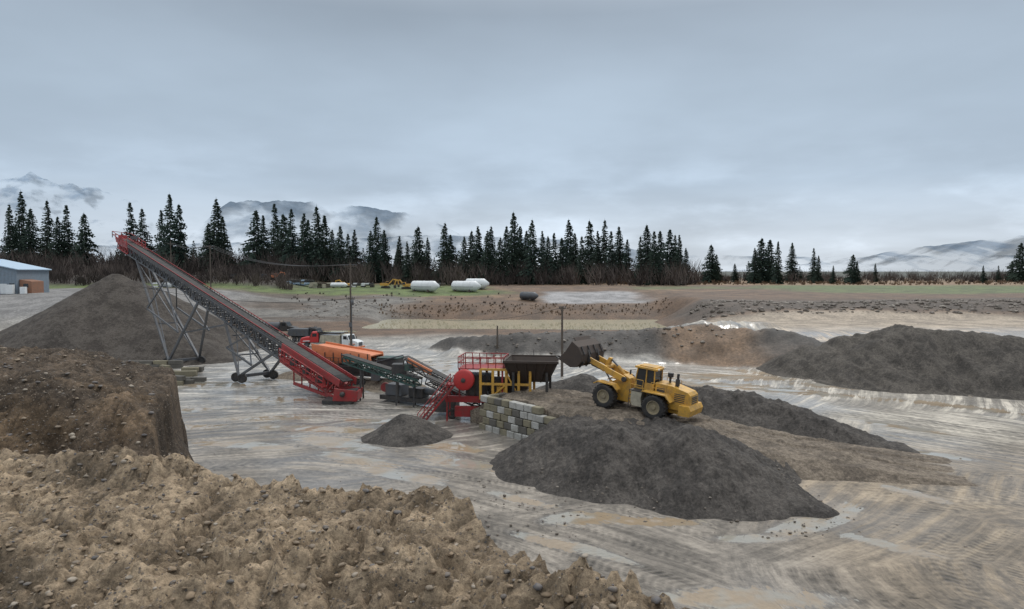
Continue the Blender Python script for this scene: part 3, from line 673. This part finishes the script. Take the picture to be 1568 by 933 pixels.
o.beam('yellow_frame',YEL,(-1,-1.8,2.6),(.3,-1.8,3.7),.14); o.beam('yellow_frame',YEL,(1.5,-1.8,2.6),(.3,-1.8,4.8),.14)
o.box('feeder_pan',RUST,(.2,0,3.4),(4.2,2.2,1.2)); o.box('feeder_motor',YEL,(-.2,-1.3,3.1),(.9,.7,.7))
for y in(-1,0,1):
    for k in range(3): o.tube('feeder_spring',GST,(-1.5+k*1.4,-1.5,2.45),(-1.5+k*1.4,-1.5,3.0),.14)
ht=[(.2,-2.4),(5.2,-2.4),(5.2,2.4),(.2,2.4)]; hb_=[(.9,-1.2),(4.2,-1.2),(4.2,1.2),(.9,1.2)]
Vv=[(x,y,5.9) for x,y in ht]+[(x,y,3.9) for x,y in hb_]+[(x*.97+.08,y*.95,5.9) for x,y in ht]+[(x,y*.9,3.95) for x,y in hb_]
Ff=[(i,(i+1)%4,4+(i+1)%4,4+i) for i in range(4)]+[(8+i,12+i,12+(i+1)%4,8+(i+1)%4) for i in range(4)]+[(i,8+i,8+(i+1)%4,(i+1)%4) for i in range(4)]
o.add('feed_hopper',RUST,Vv,Ff)
for i in range(6): o.beam('hopper_rib',RUST,(.2+i,-2.45,5.9),(.9+i*.66,-1.25,3.9),.12,.14)
for i in range(4): o.beam('hopper_rib',RUST,(.15,-2.3+i*1.5,5.9),(.85,-1.2+i*.8,3.9),.12)
o.box('hopper_lip',RUST,(2.7,-2.42,5.95),(5.3,.2,.22)); o.box('hopper_lip',RUST,(2.7,2.42,5.95),(5.3,.2,.22)); o.box('hopper_lip',RUST,(.15,0,5.95),(.2,4.6,.22))
for x in(1,4.2):
    for y in(-1.9,1.9): o.beam('hopper_post',DST,(x,y,0),(x,y,4.9),.24)
s0=Vector((-4.9,-2.0,3.6)); s1=Vector((-7.6,-4.2,.05))
dv=(s1-s0); pv=Vector((0,0,1)).cross(dv).normalized()*.4
for q in(-1,1):
    o.beam('stair_stringer',RED,s0+pv*q,s1+pv*q,.06,.2)
    o.beam('stair_rail',RED,s0+pv*q+Vector((0,0,1)),s1+pv*q+Vector((0,0,1)),.07); o.beam('stair_rail',RED,s0+pv*q+Vector((0,0,.5)),s1+pv*q+Vector((0,0,.5)),.05)
    for k in range(6): p=s0+dv*k/5+pv*q; o.beam('stair_rail',RED,p,p+Vector((0,0,1)),.06)
for k in range(15):
    p=s0+dv*(k+.5)/15; o.beam('stair_tread',DST,p-pv,p+pv,.2,.05)
o.box('stair_landing',RED,(-5.0,-1.6,3.6),(1.0,1.4,.1))
for y in(-1,-2.2): o.beam('landing_post',RED,(-5.4,y,0),(-5.4,y,3.6),.14)
o.truss('under_conveyor',DST,(-2.5,.2,1.3),(-8.2,1.5,3.4),1.1,.6,7,.12); o.beam('under_conveyor_belt',BLK,(-2.5,.2,1.75),(-8.4,1.6,3.85),.9,.1)
o.box('generator',DST,(-6.2,1.2,1.2),(2.2,1.8,1.6))
for y in(-.9,.9): o.wheel('plant_wheel',(-5.2,y,.55),.52,.4,0,DST)
o.beam('cable_mast',DST,(2.5,2.3,5),(2.5,2.3,6.6),.06)
o.done(.01)

# ------------------------------------------------------------ poles and wires
def pole(name,x,y,z0,z1,arms):
    o=Obj(name,(x,y,z0)); h=z1-z0
    o.tube('shaft',WOOD,(0,0,-.3),(0,0,h),.20,.13,10)
    for zz,w in arms:
        o.beam('crossarm',WOOD,(-w,0,zz-z0),(w,0,zz-z0),.12,.14)
        for k in(-1,-.5,.5,1): o.tube('insulator',GST,(w*k*.95,0,zz-z0+.05),(w*k*.95,0,zz-z0+.35),.06,n=6)
        o.beam('arm_brace',WOOD,(-w*.6,.08,zz-z0),(0,.08,zz-z0-.8),.05); o.beam('arm_brace',WOOD,(w*.6,.08,zz-z0),(0,.08,zz-z0-.8),.05)
    return o
p=pole('utility_pole',-28.7,123,0,16,[(15.4,1.1),(9.6,.7)])
p.tube('transformer_shell',GST,(.35,-.3,8.5),(.35,-.3,9.5),.28); p.box('meter_box',GST,(0,-.25,5),(.5,.25,.8)); p.beam('conduit',GST,(.2,-.1,0),(.2,-.1,9),.12); p.done()
pole('utility_pole',6.9,95,0,9.7,[(9.4,.45)]).done()
pole('utility_pole',-2.5,118,1,5.2,[]).done()
pole('utility_pole',-87,200,8.5,22,[(21.6,1.2)]).done()
pole('utility_pole',-118,240,9,25,[(24,1.2)]).done()
o=Obj('overhead_wires')
def wire(a,b_,sag,r=.045,n=14):
    a=Vector(a);b_=Vector(b_);pr=None
    for i in range(n+1):
        t=i/n;q=a+(b_-a)*t;q.z-=sag*4*t*(1-t)
        if pr: o.tube('wire',DST,pr,q,r,n=4)
        pr=q
for k in(-1,0,1):
    wire((-28.7+k,123,15.7),(-87+k,200,21.9),2.2); wire((-87+k,200,21.9),(-118+k,240,24.3),1.2)
wire((-28.7,123,9.7),(6.9,95,9.5),2.8,.03); wire((-28.7,123,9.7),(-60,112,12),1.5,.04)
o.done()

# ------------------------------------------------------------ trucks
def dump_truck(loc,rz,cab,body,accent,tank=False,name=None):
    o=Obj(name or('tanker_truck' if tank else 'dump_truck'),loc,(0,0,rz))
    for x in(2.9,-1.6,-2.9):
        for y in(-1.0,1.0): o.wheel('wheel',(x,y,.52),.52,.34,0,GST)
    o.box('chassis',DST,(0,0,.95),(8,.9,.3))
    o.prism('hood',cab,[(2.3,.9),(2.3,1.95),(3.0,1.9),(3.9,1.7),(4.1,1.5),(4.1,.75)],-.95,.95)
    o.prism('cab',cab,[(.7,.9),(.7,2.75),(.9,2.85),(1.9,2.85),(2.3,1.95),(2.3,.9)],-1.1,1.1)
    o.prism('windscreen',GLS,[(1.95,2.72),(2.0,2.72),(2.36,1.98),(2.3,1.98)],-.95,.95)
    for sy in(-1,1): o.box('side_window',GLS,(1.45,sy*1.105,2.3),(.8,.02,.6)); o.box('mirror',DST,(2.2,sy*1.35,2.2),(.08,.2,.5)); o.tube('exhaust',GST,(.55,sy*.9,1.2),(.55,sy*.9,3.1),.08)
    o.box('grille',GST,(4.12,0,1.2),(.05,1.1,.7)); o.box('bumper',accent,(4.2,0,.65),(.2,2.3,.3))
    for sy in(-.8,.8): o.box('headlamp',WHT,(4.12,sy,1.15),(.06,.25,.2)); o.box('fender',accent,(2.95,sy*1.25,1.2),(1.3,.35,.12))
    if tank:
        o.lathe('tank_drum',body,(-1.9,0,1.9),[(.01,-2.3),(.7,-2.25),(.9,-2.1),(.9,2.1),(.7,2.25),(.01,2.3)],24,'x')
    else:
        o.prism('dump_body',body,[(.4,1.2),(.4,2.9),(.9,3.0),(.9,2.85),(.5,2.7),(-4.1,2.5),(-4.4,1.2)],-1.2,1.2)
        o.box('load',GST,(-1.9,0,2.62),(4.2,2.0,.1))
        for i in range(6):
            for sy in(-1,1): o.box('body_rib',body,(-4+i*.85,sy*1.23,1.85),(.1,.06,1.25))
    o.done(.03)
gz=lambda x,y:float(ground_h(np.array([[float(x)]]),np.array([[float(y)]]))[0,0])
dump_truck((-31.5,128,gz(-31.5,128)),rad(-24),WHT,CRM,ORG)
dump_truck((-41,140,gz(-41,140)),rad(-14),DST,GST,RED)
dump_truck((-50.5,150,gz(-50.5,150)),rad(-8),DST,GST,WHT,True)
dump_truck((-36.5,133,gz(-36.5,133)),rad(192),REDB,DST,WHT)

def tank(x,y,L,r,rz,mat,name='storage_tank'):
    zz=gz(x,y); o=Obj(name,(x,y,zz+r*.95+.2),(0,0,rz))
    o.lathe('shell',mat,(0,0,0),[(.01,-L/2-r*.5),(r*.35,-L/2-r*.45),(r*.96,-L/2),(r,-L/2+.1),(r,L/2-.1),(r*.9,L/2+.1),(r*.3,L/2+r*1.0),(.01,L/2+r*1.0)],28,'x')
    for k in(-.32,0,.32): o.lathe('shell_band',mat,(k*L,0,0),[(r*1.005,-.06),(r*1.03,-.06),(r*1.03,.06),(r*1.005,.06)],28,'x')
    for k in(-.35,.3): o.box('cradle',WOOD,(k*L,0,-r*.9),(.4,r*2.0,r*.45))
    o.beam('ladder',GST,(-L/2,-r*1.03,-.2),(L/2,-r*1.03,-.2),.08)
    o.done()
tank(-30.5,240,9.0,1.8,rad(-30),WHT); tank(-16.5,242,9.0,1.8,rad(-28),WHT); tank(-13,249,7,1.8,rad(-28),WHT); tank(5,214,5.0,1.2,rad(-38),GST)
tank(-64,255,5,.9,0,WHT)

def excavator(x,y,rz,sc=1.0,mat=YEL):
    o=Obj('excavator',(x,y,gz(x,y)),(0,0,rz),sc)
    for sy in(-1.1,1.1): o.prism('crawler_track',BLK,[(-1.8,0),(-2.2,.4),(-1.8,.85),(1.8,.85),(2.2,.4),(1.8,0)],sy-.3,sy+.3)
    o.box('turntable',DST,(0,0,.95),(1.4,1.4,.3)); o.prism('house',mat,[(-2.5,1.1),(-2.6,2.0),(-2.0,2.3),(.4,2.3),(1.4,1.9),(1.4,1.1)],-1.3,1.3)
    o.box('cab',mat,(.8,.85,2.3),(1.3,.9,1.5)); o.box('cab_window',GLS,(.85,.85,2.45),(1.34,.94,.9))
    for a,c in(((1.2,1.6),(3.4,4.0)),((3.3,4.0),(5.6,3.6)),((5.5,3.7),(5.9,1.6))): o.beam('boom',mat,(a[0],-.1,a[1]),(c[0],-.1,c[1]),.35,.5)
    o.prism('bucket',DST,[(5.5,1.7),(6.4,1.5),(6.3,.5),(5.6,.3),(5.2,.9)],-.6,.4); o.done(.02)
excavator(-46,252,rad(10),.8); excavator(-38,250,rad(165),.8); excavator(-90,262,rad(20),.7,ORG); excavator(-62,258,rad(170),.7)
def stackpile(name,x,y,w,h,mat,mat2,rz=0):
    o=Obj(name,(x,y,gz(x,y)),(0,0,rz))
    for r in range(int(h/.5)):
        for k in range(int(w/1.6)):
            if random.random()<.85: o.box('bundle_%d'%r,random.choice([mat,mat2]),(-w/2+k*1.6+random.uniform(-.2,.2),random.uniform(-.6,.6),.3+r*.52),(1.45,2.4,.45))
    o.done()
stackpile('steel_stack',-100,258,20,1.6,DST,GST); stackpile('steel_stack',-80,262,14,2.2,DST,BLU); stackpile('lumber_stack',-70,256,8,2,WOOD,CRM); stackpile('steel_stack',-56,262,10,1.6,DST,WHT)
stackpile('pallet_stack',-28,256,8,1.6,WOOD,GST); stackpile('lumber_stack',-113,230,10,1.6,WHT,GST)

# ------------------------------------------------------------ building at left
zb=gz(-139,184)
o=Obj('metal_warehouse',(-141.5,186,zb),(0,0,rad(8)))
o.prism('walls',GWL,[(-13,-.5),(-13,6.2),(0,9.0),(13-1,6.3),(13-1,-.5)],-8,8)
o.prism('blue_roof',BLU,[(-13.6,6.15),(-13.6,6.4),(0,9.35),(12.6,6.5),(12.6,6.25),(0,9.1)],-8.5,8.5)
for k in range(30): o.box('siding_rib',GWL,(-12.5+k*.83,-8.03,3),(.08,.06,6.2))
for k in range(4): o.box('roll_door',CRM,(-10+k*4.6,-8.06,2.0),(3.2,.1,4.4))
o.box('door_frame',WHT,(8.8,-8.06,1.4),(1.6,.1,2.6)); o.box('office_window',GLS,(10.8,-8.06,2.2),(1.2,.1,1.2))
o.prism('orange_annex',pm('terracotta_siding',(.30,.14,.08),.7),[(12.1,-.5),(12.1,3.8),(15,3.3),(15,-.5)],-7,-1); o.box('annex_window',GLS,(13.6,-7.03,2.2),(1.2,.08,1.0))
o.box('side_tank',WHT,(11.0,-9.2,1.3),(1.6,1.2,2.4)); o.box('side_cabinet',WHT,(13.8,-8.6,1),(1.2,1.2,1.8))
o.done(.02)
dump_truck((-108,188,gz(-108,188)),rad(-5),DST,DST,WHT)

# ------------------------------------------------------------ trees
tm_,nt,b=newmat('conifer_foliage'); g=N(nt,'ShaderNodeNewGeometry'); oi=N(nt,'ShaderNodeObjectInfo')
c=mixc(nt,g.outputs['Random Per Island'],(.016,.030,.026),(.044,.066,.048))  # greens lifted a little, distance haze put into the colour
c=mixc(nt,mth(nt,'MULTIPLY',oi.outputs['Random'],.35),c,(.045,.054,.034))
nt.links.new(c,b.inputs['Base Color']); b.inputs['Roughness'].default_value=.85; b.inputs['Specular IOR Level'].default_value=.2
bark=pm('bark',(.06,.05,.042),.9)
def conifer_geo(sd,H,W,sparse=0,dens=1.0):
    r=random.Random(sd); V=[];F=[];n=6
    for k in range(5):
        zz=H*k/4; rr=.28*(1-k/4*.92)
        for i in range(n): a=2*math.pi*i/n; V.append((rr*math.cos(a),rr*math.sin(a),zz))
    for k in range(4):
        for i in range(n): F.append((k*n+i,k*n+(i+1)%n,(k+1)*n+(i+1)%n,(k+1)*n+i))
    nt_=len(F); zz=H*r.uniform(.03,.08)
    lop=r.uniform(0,6.28)
    while zz<H*.985:
        f=zz/H; R=W*((1-f)**.8)*(.92+.2*math.sin(zz*1.1+sd)*math.sin(zz*.37+sd*2)); R=max(R,.3)
        if f<.2: R*=.8+f
        nb=r.randint(7,10)
        for i in range(nb):
            if r.random()<.06+sparse: continue
            a=r.uniform(0,6.28); L=R*r.uniform(.6,1.2)*(1+.15*math.cos(a-lop)); up=.45*(f-.45)
            ca,sa=math.cos(a),math.sin(a); m=max(1,int(L*.8)) if dens<1 else max(2,int(L/.75))
            for j in range(m):
                t=(j+.75)/m; px=ca*L*t; py=sa*L*t; pz=zz+up*L*t-.20*L*t*t+r.uniform(-.15,.15)
                s=r.uniform(.7,1.25)*(1-.30*t)*(.42+.58*(1-f))/(dens**.5); d=r.uniform(-1.1,1.1)
                c2,s2=math.cos(a+d),math.sin(a+d); o=len(V); hd=r.uniform(.5,.95)*s
                V+= [(px-c2*s*.7,py-s2*s*.7,pz+.12*s),(px+c2*s*.1+s2*.2*s,py+s2*s*.1-c2*.2*s,pz+.28*s),(px+c2*s*1.2,py+s2*s*1.2,pz-.30*s),(px-s2*s*.25,py+c2*s*.25,pz-hd)]
                F.append((o,o+1,o+2,o+3))
        zz+=r.uniform(.32,.55)*(1.1-.35*f)/dens
    o=len(V); V+=[(-.15,0,H*.96),(.15,0,H*.96),(0,0,H*1.03),(0,.12,H*.97)]; F.append((o,o+1,o+2,o+3))
    return V,F,nt_
meshes=[]
for sd,(H,W,sp) in enumerate([(26,6.6,0),(27,5.6,0),(24,6.8,0),(28,5.6,.15),(20,6.2,0),(26,5.0,.22)]):
    V,F,nb=conifer_geo(sd+3,H,W,sp); me=bpy.data.meshes.new('conifer_mesh'); me.from_pydata(V,[],F); me.materials.append(tm_); me.materials.append(bark)
    for i in range(nb): me.polygons[i].material_index=1
    me.update(); meshes.append((me,H))
def tree(px,topy,Yd,v):
    x=(px-784)*Yd/1060; g=gz(x,Yd); top=14.5-(topy-415)*Yd/1060; me,H=meshes[v%6]; s=max(.2,(top-g)/H)
    ob=bpy.data.objects.new('conifer_tree',me); COL.objects.link(ob); ob.location=(x,Yd,g-.3)
    w=min(s*1.1,1.3) if s>.4 else s*1.15
    ob.scale=(w*random.uniform(.85,1.15),w*random.uniform(.85,1.15),s); ob.rotation_euler=(random.uniform(-.02,.02),random.uniform(-.02,.02),random.uniform(0,6.28))
TL=[(35,292),(50,318),(20,312),(75,305),(90,330),(105,312),(130,325),(205,308),(222,318),(262,296),(275,312),(250,320),(332,303),(343,330),(320,340),(393,320),(405,328),(425,310),(436,326),(447,318),(465,325),(475,335),(488,314),(499,328),(510,350),(522,345),(545,350),(535,356),(578,330),(590,350),(570,352),(612,360),(625,368),(640,345),(655,362),(680,340),(690,358),(712,360),(722,352),(733,345),(745,352),(753,345),(765,362),(775,345),(785,323),(797,345),(806,352),(815,335),(832,352),(840,360),(848,355),(860,362),(872,335),(880,355),(890,360),(903,336),(915,352),(925,335),(936,352),(948,345),(960,365),(980,360),(990,343),(1001,352),(1010,352),(1024,350),(1032,358),(1040,358),(1050,378),(1088,373),(1097,388),(1125,402),(1155,378),(1165,363),(1178,365),(1190,368),(1212,370),(1246,378),(1252,390),(1275,405),(1306,388),(1312,398),(1340,402),(1505,405),(1562,370),(1528,405),(1548,398),(1580,380)]
for i,(px,ty) in enumerate(TL):
    tree(px,ty,random.uniform(285,330) if px<1060 else random.uniform(300,350),random.choice([0,1,2,3,4,1,5] if px<860 else [3,1,1,0,2,3,4,5]))
Vs=[];Fs=[];o_=0
base=[conifer_geo(s+40,18,4.8,.05,.6) for s in range(3)]
base=[(np.array(v),np.array([f for f in F_ if len(f)==4])) for v,F_,_ in base]
for i in range(230):
    Yd=random.uniform(335,420); x=random.uniform(-.80,.80)*Yd
    if x>.27*Yd and not (.34*Yd<x<.46*Yd and random.random()<.3): continue
    v,f=base[i%3]; s=random.uniform(.5,1.0)*(1 if x<.25*Yd else .6)
    a=random.uniform(0,6.28); R=np.array(((math.cos(a),-math.sin(a),0),(math.sin(a),math.cos(a),0),(0,0,1)))
    Vs.append((v*s)@R.T+np.array((x,Yd,gz(x,Yd)-.5))); Fs.append(f+o_); o_+=len(v)
np_mesh('distant_conifer_forest',np.concatenate(Vs),np.concatenate(Fs),tm_,False)
def brushmat(name,a,b2):
    m,nt,b=newmat(name); g=N(nt,'ShaderNodeNewGeometry')
    c=mixc(nt,g.outputs['Random Per Island'],a,b2); c=mixc(nt,mr(nt,noise(nt,g.outputs['Position'],.06,2),.4,.6),c,tuple(x*.6 for x in a))
    nt.links.new(c,b.inputs['Base Color']); b.inputs['Roughness'].default_value=.95; return m
def brush(name,n,place,h0,h1,k,mat,wd):
    V=[];F=[]
    for i in range(n):
        x,y=place(); h=h0+(h1-h0)*random.random()**1.6
        gx=gz(x,y)
        for j in range(k):
            a=random.uniform(0,6.28); sp=random.uniform(.1,.55)*h; z0=random.uniform(0,.5)*h; w=wd*random.uniform(.5,1.3); L=random.uniform(.4,1)*h
            bx_,by_=x+random.uniform(-.3,.3)*h,y+random.uniform(-.3,.3)*h; o=len(V)
            V+=[(bx_-w,by_,gx+z0-.3),(bx_+w,by_+w,gx+z0-.3),(bx_+math.cos(a)*sp,by_+math.sin(a)*sp,gx+min(z0+L,h))]
            F.append((o,o+1,o+2))
    np_mesh(name,V,F,mat,False)
BR=brushmat('bare_brush',(.075,.058,.050),(.135,.105,.088)); BR2=brushmat('dry_grass',(.16,.10,.058),(.24,.155,.09))
def pl1():
    y=random.uniform(275,345); return random.uniform(-.82,.27)*y,y
def pl2():
    y=random.uniform(240,285); return random.uniform(-.82,-.32)*y,y
def pl3():
    y=random.uniform(330,400); return random.uniform(.25,.82)*y,y
brush('bare_brush',850,pl1,3,12,32,BR,.14); brush('bare_brush',340,pl2,2,6,26,BR,.11); brush('bare_brush',360,pl3,1.5,7,24,BR,.14)
brush('dry_grass_tufts',420,lambda:(random.uniform(-40,46),random.uniform(196,205)),.2,.7,9,BR2,.08)
brush('bare_brush',70,lambda:(random.uniform(-70,10),random.uniform(200,232)),.3,1.0,14,BR,.07)
brush('dry_grass_tufts',700,lambda:(random.uniform(-10,240),random.uniform(290,325)),.6,1.8,12,BR2,.12)

# ------------------------------------------------------------ mountains
def mountain(name,x0,x1,y0,prof,dep,col,cov,sd,haze=.35,zc=None):
    xs=np.linspace(x0,x1,260); ys=np.linspace(-1,1,60); X,T_=np.meshgrid(xs,ys)
    h=np.interp(X,[p[0] for p in prof],[p[1] for p in prof])
    Z=h*np.clip(1-np.abs(T_)**1.3,0,1)+fbm(X*.004,T_*3,5,sd)*.06*h+fbm(X*.02,T_*9,4,sd+4)*.035*h
    Z=np.where(np.abs(T_)>.98,-30,Z)
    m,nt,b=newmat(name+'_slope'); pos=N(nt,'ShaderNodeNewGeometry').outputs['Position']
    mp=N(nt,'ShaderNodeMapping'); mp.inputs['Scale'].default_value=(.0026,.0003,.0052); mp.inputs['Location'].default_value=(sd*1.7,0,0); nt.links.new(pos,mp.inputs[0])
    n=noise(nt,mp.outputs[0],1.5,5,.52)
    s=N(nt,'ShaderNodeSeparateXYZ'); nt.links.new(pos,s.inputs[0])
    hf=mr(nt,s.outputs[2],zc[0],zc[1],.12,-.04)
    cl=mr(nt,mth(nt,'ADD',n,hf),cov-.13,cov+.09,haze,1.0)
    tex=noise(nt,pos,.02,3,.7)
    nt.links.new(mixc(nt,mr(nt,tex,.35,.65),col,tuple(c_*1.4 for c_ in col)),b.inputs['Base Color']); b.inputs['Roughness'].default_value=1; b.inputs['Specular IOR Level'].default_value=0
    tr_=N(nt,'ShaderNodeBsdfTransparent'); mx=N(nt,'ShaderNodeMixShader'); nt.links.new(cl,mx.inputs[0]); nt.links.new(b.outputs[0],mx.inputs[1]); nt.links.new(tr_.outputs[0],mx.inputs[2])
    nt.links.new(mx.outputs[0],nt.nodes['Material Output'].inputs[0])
    np_mesh(name,np.stack([X,y0+T_*dep,Z],-1).reshape(-1,3),grid_faces(*X.shape),m)
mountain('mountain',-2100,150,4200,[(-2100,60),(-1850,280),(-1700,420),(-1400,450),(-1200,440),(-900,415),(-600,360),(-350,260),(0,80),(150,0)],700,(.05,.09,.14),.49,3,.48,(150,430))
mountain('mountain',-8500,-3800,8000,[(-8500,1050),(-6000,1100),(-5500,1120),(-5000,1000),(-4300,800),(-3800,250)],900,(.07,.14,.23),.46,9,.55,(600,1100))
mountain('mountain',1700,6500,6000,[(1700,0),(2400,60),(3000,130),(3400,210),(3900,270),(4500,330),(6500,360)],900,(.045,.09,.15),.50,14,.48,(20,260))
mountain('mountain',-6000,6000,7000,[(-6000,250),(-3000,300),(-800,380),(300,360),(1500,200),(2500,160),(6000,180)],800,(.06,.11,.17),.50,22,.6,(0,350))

# ------------------------------------------------------------ sky / light
w=bpy.data.worlds.new('World'); scene.world=w; w.use_nodes=True; nt=w.node_tree; nt.nodes.clear()
out=N(nt,'ShaderNodeOutputWorld'); sky=N(nt,'ShaderNodeTexSky'); sky.sky_type='NISHITA'; sky.sun_disc=False
SE,SR=48,25
sky.sun_elevation=rad(SE); sky.sun_rotation=rad(SR)
bg1=N(nt,'ShaderNodeBackground'); bg1.inputs[1].default_value=.10; nt.links.new(sky.outputs[0],bg1.inputs[0])
tc=N(nt,'ShaderNodeTexCoord').outputs['Generated']; s=N(nt,'ShaderNodeSeparateXYZ'); nt.links.new(tc,s.inputs[0])
r=N(nt,'ShaderNodeValToRGB'); nt.links.new(mth(nt,'MAXIMUM',s.outputs[2],0),r.inputs[0])
e=r.color_ramp.elements; e[0].position=0; e[0].color=(.68,.76,.85,1); e[1].position=1; e[1].color=(1.4,1.45,1.5,1)
for p_,c_ in((.05,(.64,.73,.84)),(.12,(.52,.63,.76)),(.22,(.46,.56,.67)),(.34,(.35,.42,.50)),(.50,(.6,.66,.72)),(.7,(1.2,1.25,1.3))):
    q=e.new(p_); q.color=(*c_,1)
zz=mth(nt,'ADD',mth(nt,'MAXIMUM',s.outputs[2],0),.12)
cb=N(nt,'ShaderNodeCombineXYZ'); nt.links.new(mth(nt,'DIVIDE',s.outputs[0],zz),cb.inputs[0]); nt.links.new(mth(nt,'DIVIDE',s.outputs[1],zz),cb.inputs[1])
n1=noise(nt,cb.outputs[0],.55,5,.5)
mp=N(nt,'ShaderNodeMapping'); mp.inputs['Scale'].default_value=(3,3,9); nt.links.new(tc,mp.inputs[0])
n2=noise(nt,mp.outputs[0],1.6,6,.55)
low=mr(nt,s.outputs[2],.22,.03)
k=mth(nt,'ADD',mr(nt,n1,.3,.7,.87,1.10),mth(nt,'MULTIPLY',mth(nt,'MULTIPLY',mr(nt,n2,.45,.7,-.45,1),low),.24))
cl=mixc(nt,1.0,r.outputs[0],gray(nt,k),'MULTIPLY')
bg2=N(nt,'ShaderNodeBackground'); nt.links.new(cl,bg2.inputs[0]); bg2.inputs[1].default_value=1.0
mx=N(nt,'ShaderNodeMixShader'); mx.inputs[0].default_value=.94; nt.links.new(bg1.outputs[0],mx.inputs[1]); nt.links.new(bg2.outputs[0],mx.inputs[2]); nt.links.new(mx.outputs[0],out.inputs[0])
sl=bpy.data.lights.new('sun','SUN'); sl.energy=1.3; sl.angle=rad(12); sl.color=(1,.96,.9)
so=bpy.data.objects.new('sun',sl); COL.objects.link(so)
d=Vector((math.sin(rad(SR))*math.cos(rad(SE)),math.cos(rad(SR))*math.cos(rad(SE)),math.sin(rad(SE))))
so.rotation_euler=d.to_track_quat('Z','Y').to_euler()
cam=bpy.data.cameras.new('camera'); cam.lens=24.34; cam.sensor_width=36; cam.clip_end=30000; cam.clip_start=.1
co=bpy.data.objects.new('camera',cam); COL.objects.link(co); co.location=(0,0,14.5); co.rotation_euler=(rad(90-2.75),0,0)
scene.camera=co
scene.view_settings.view_transform='Standard'; scene.view_settings.look='None'; scene.view_settings.exposure=0
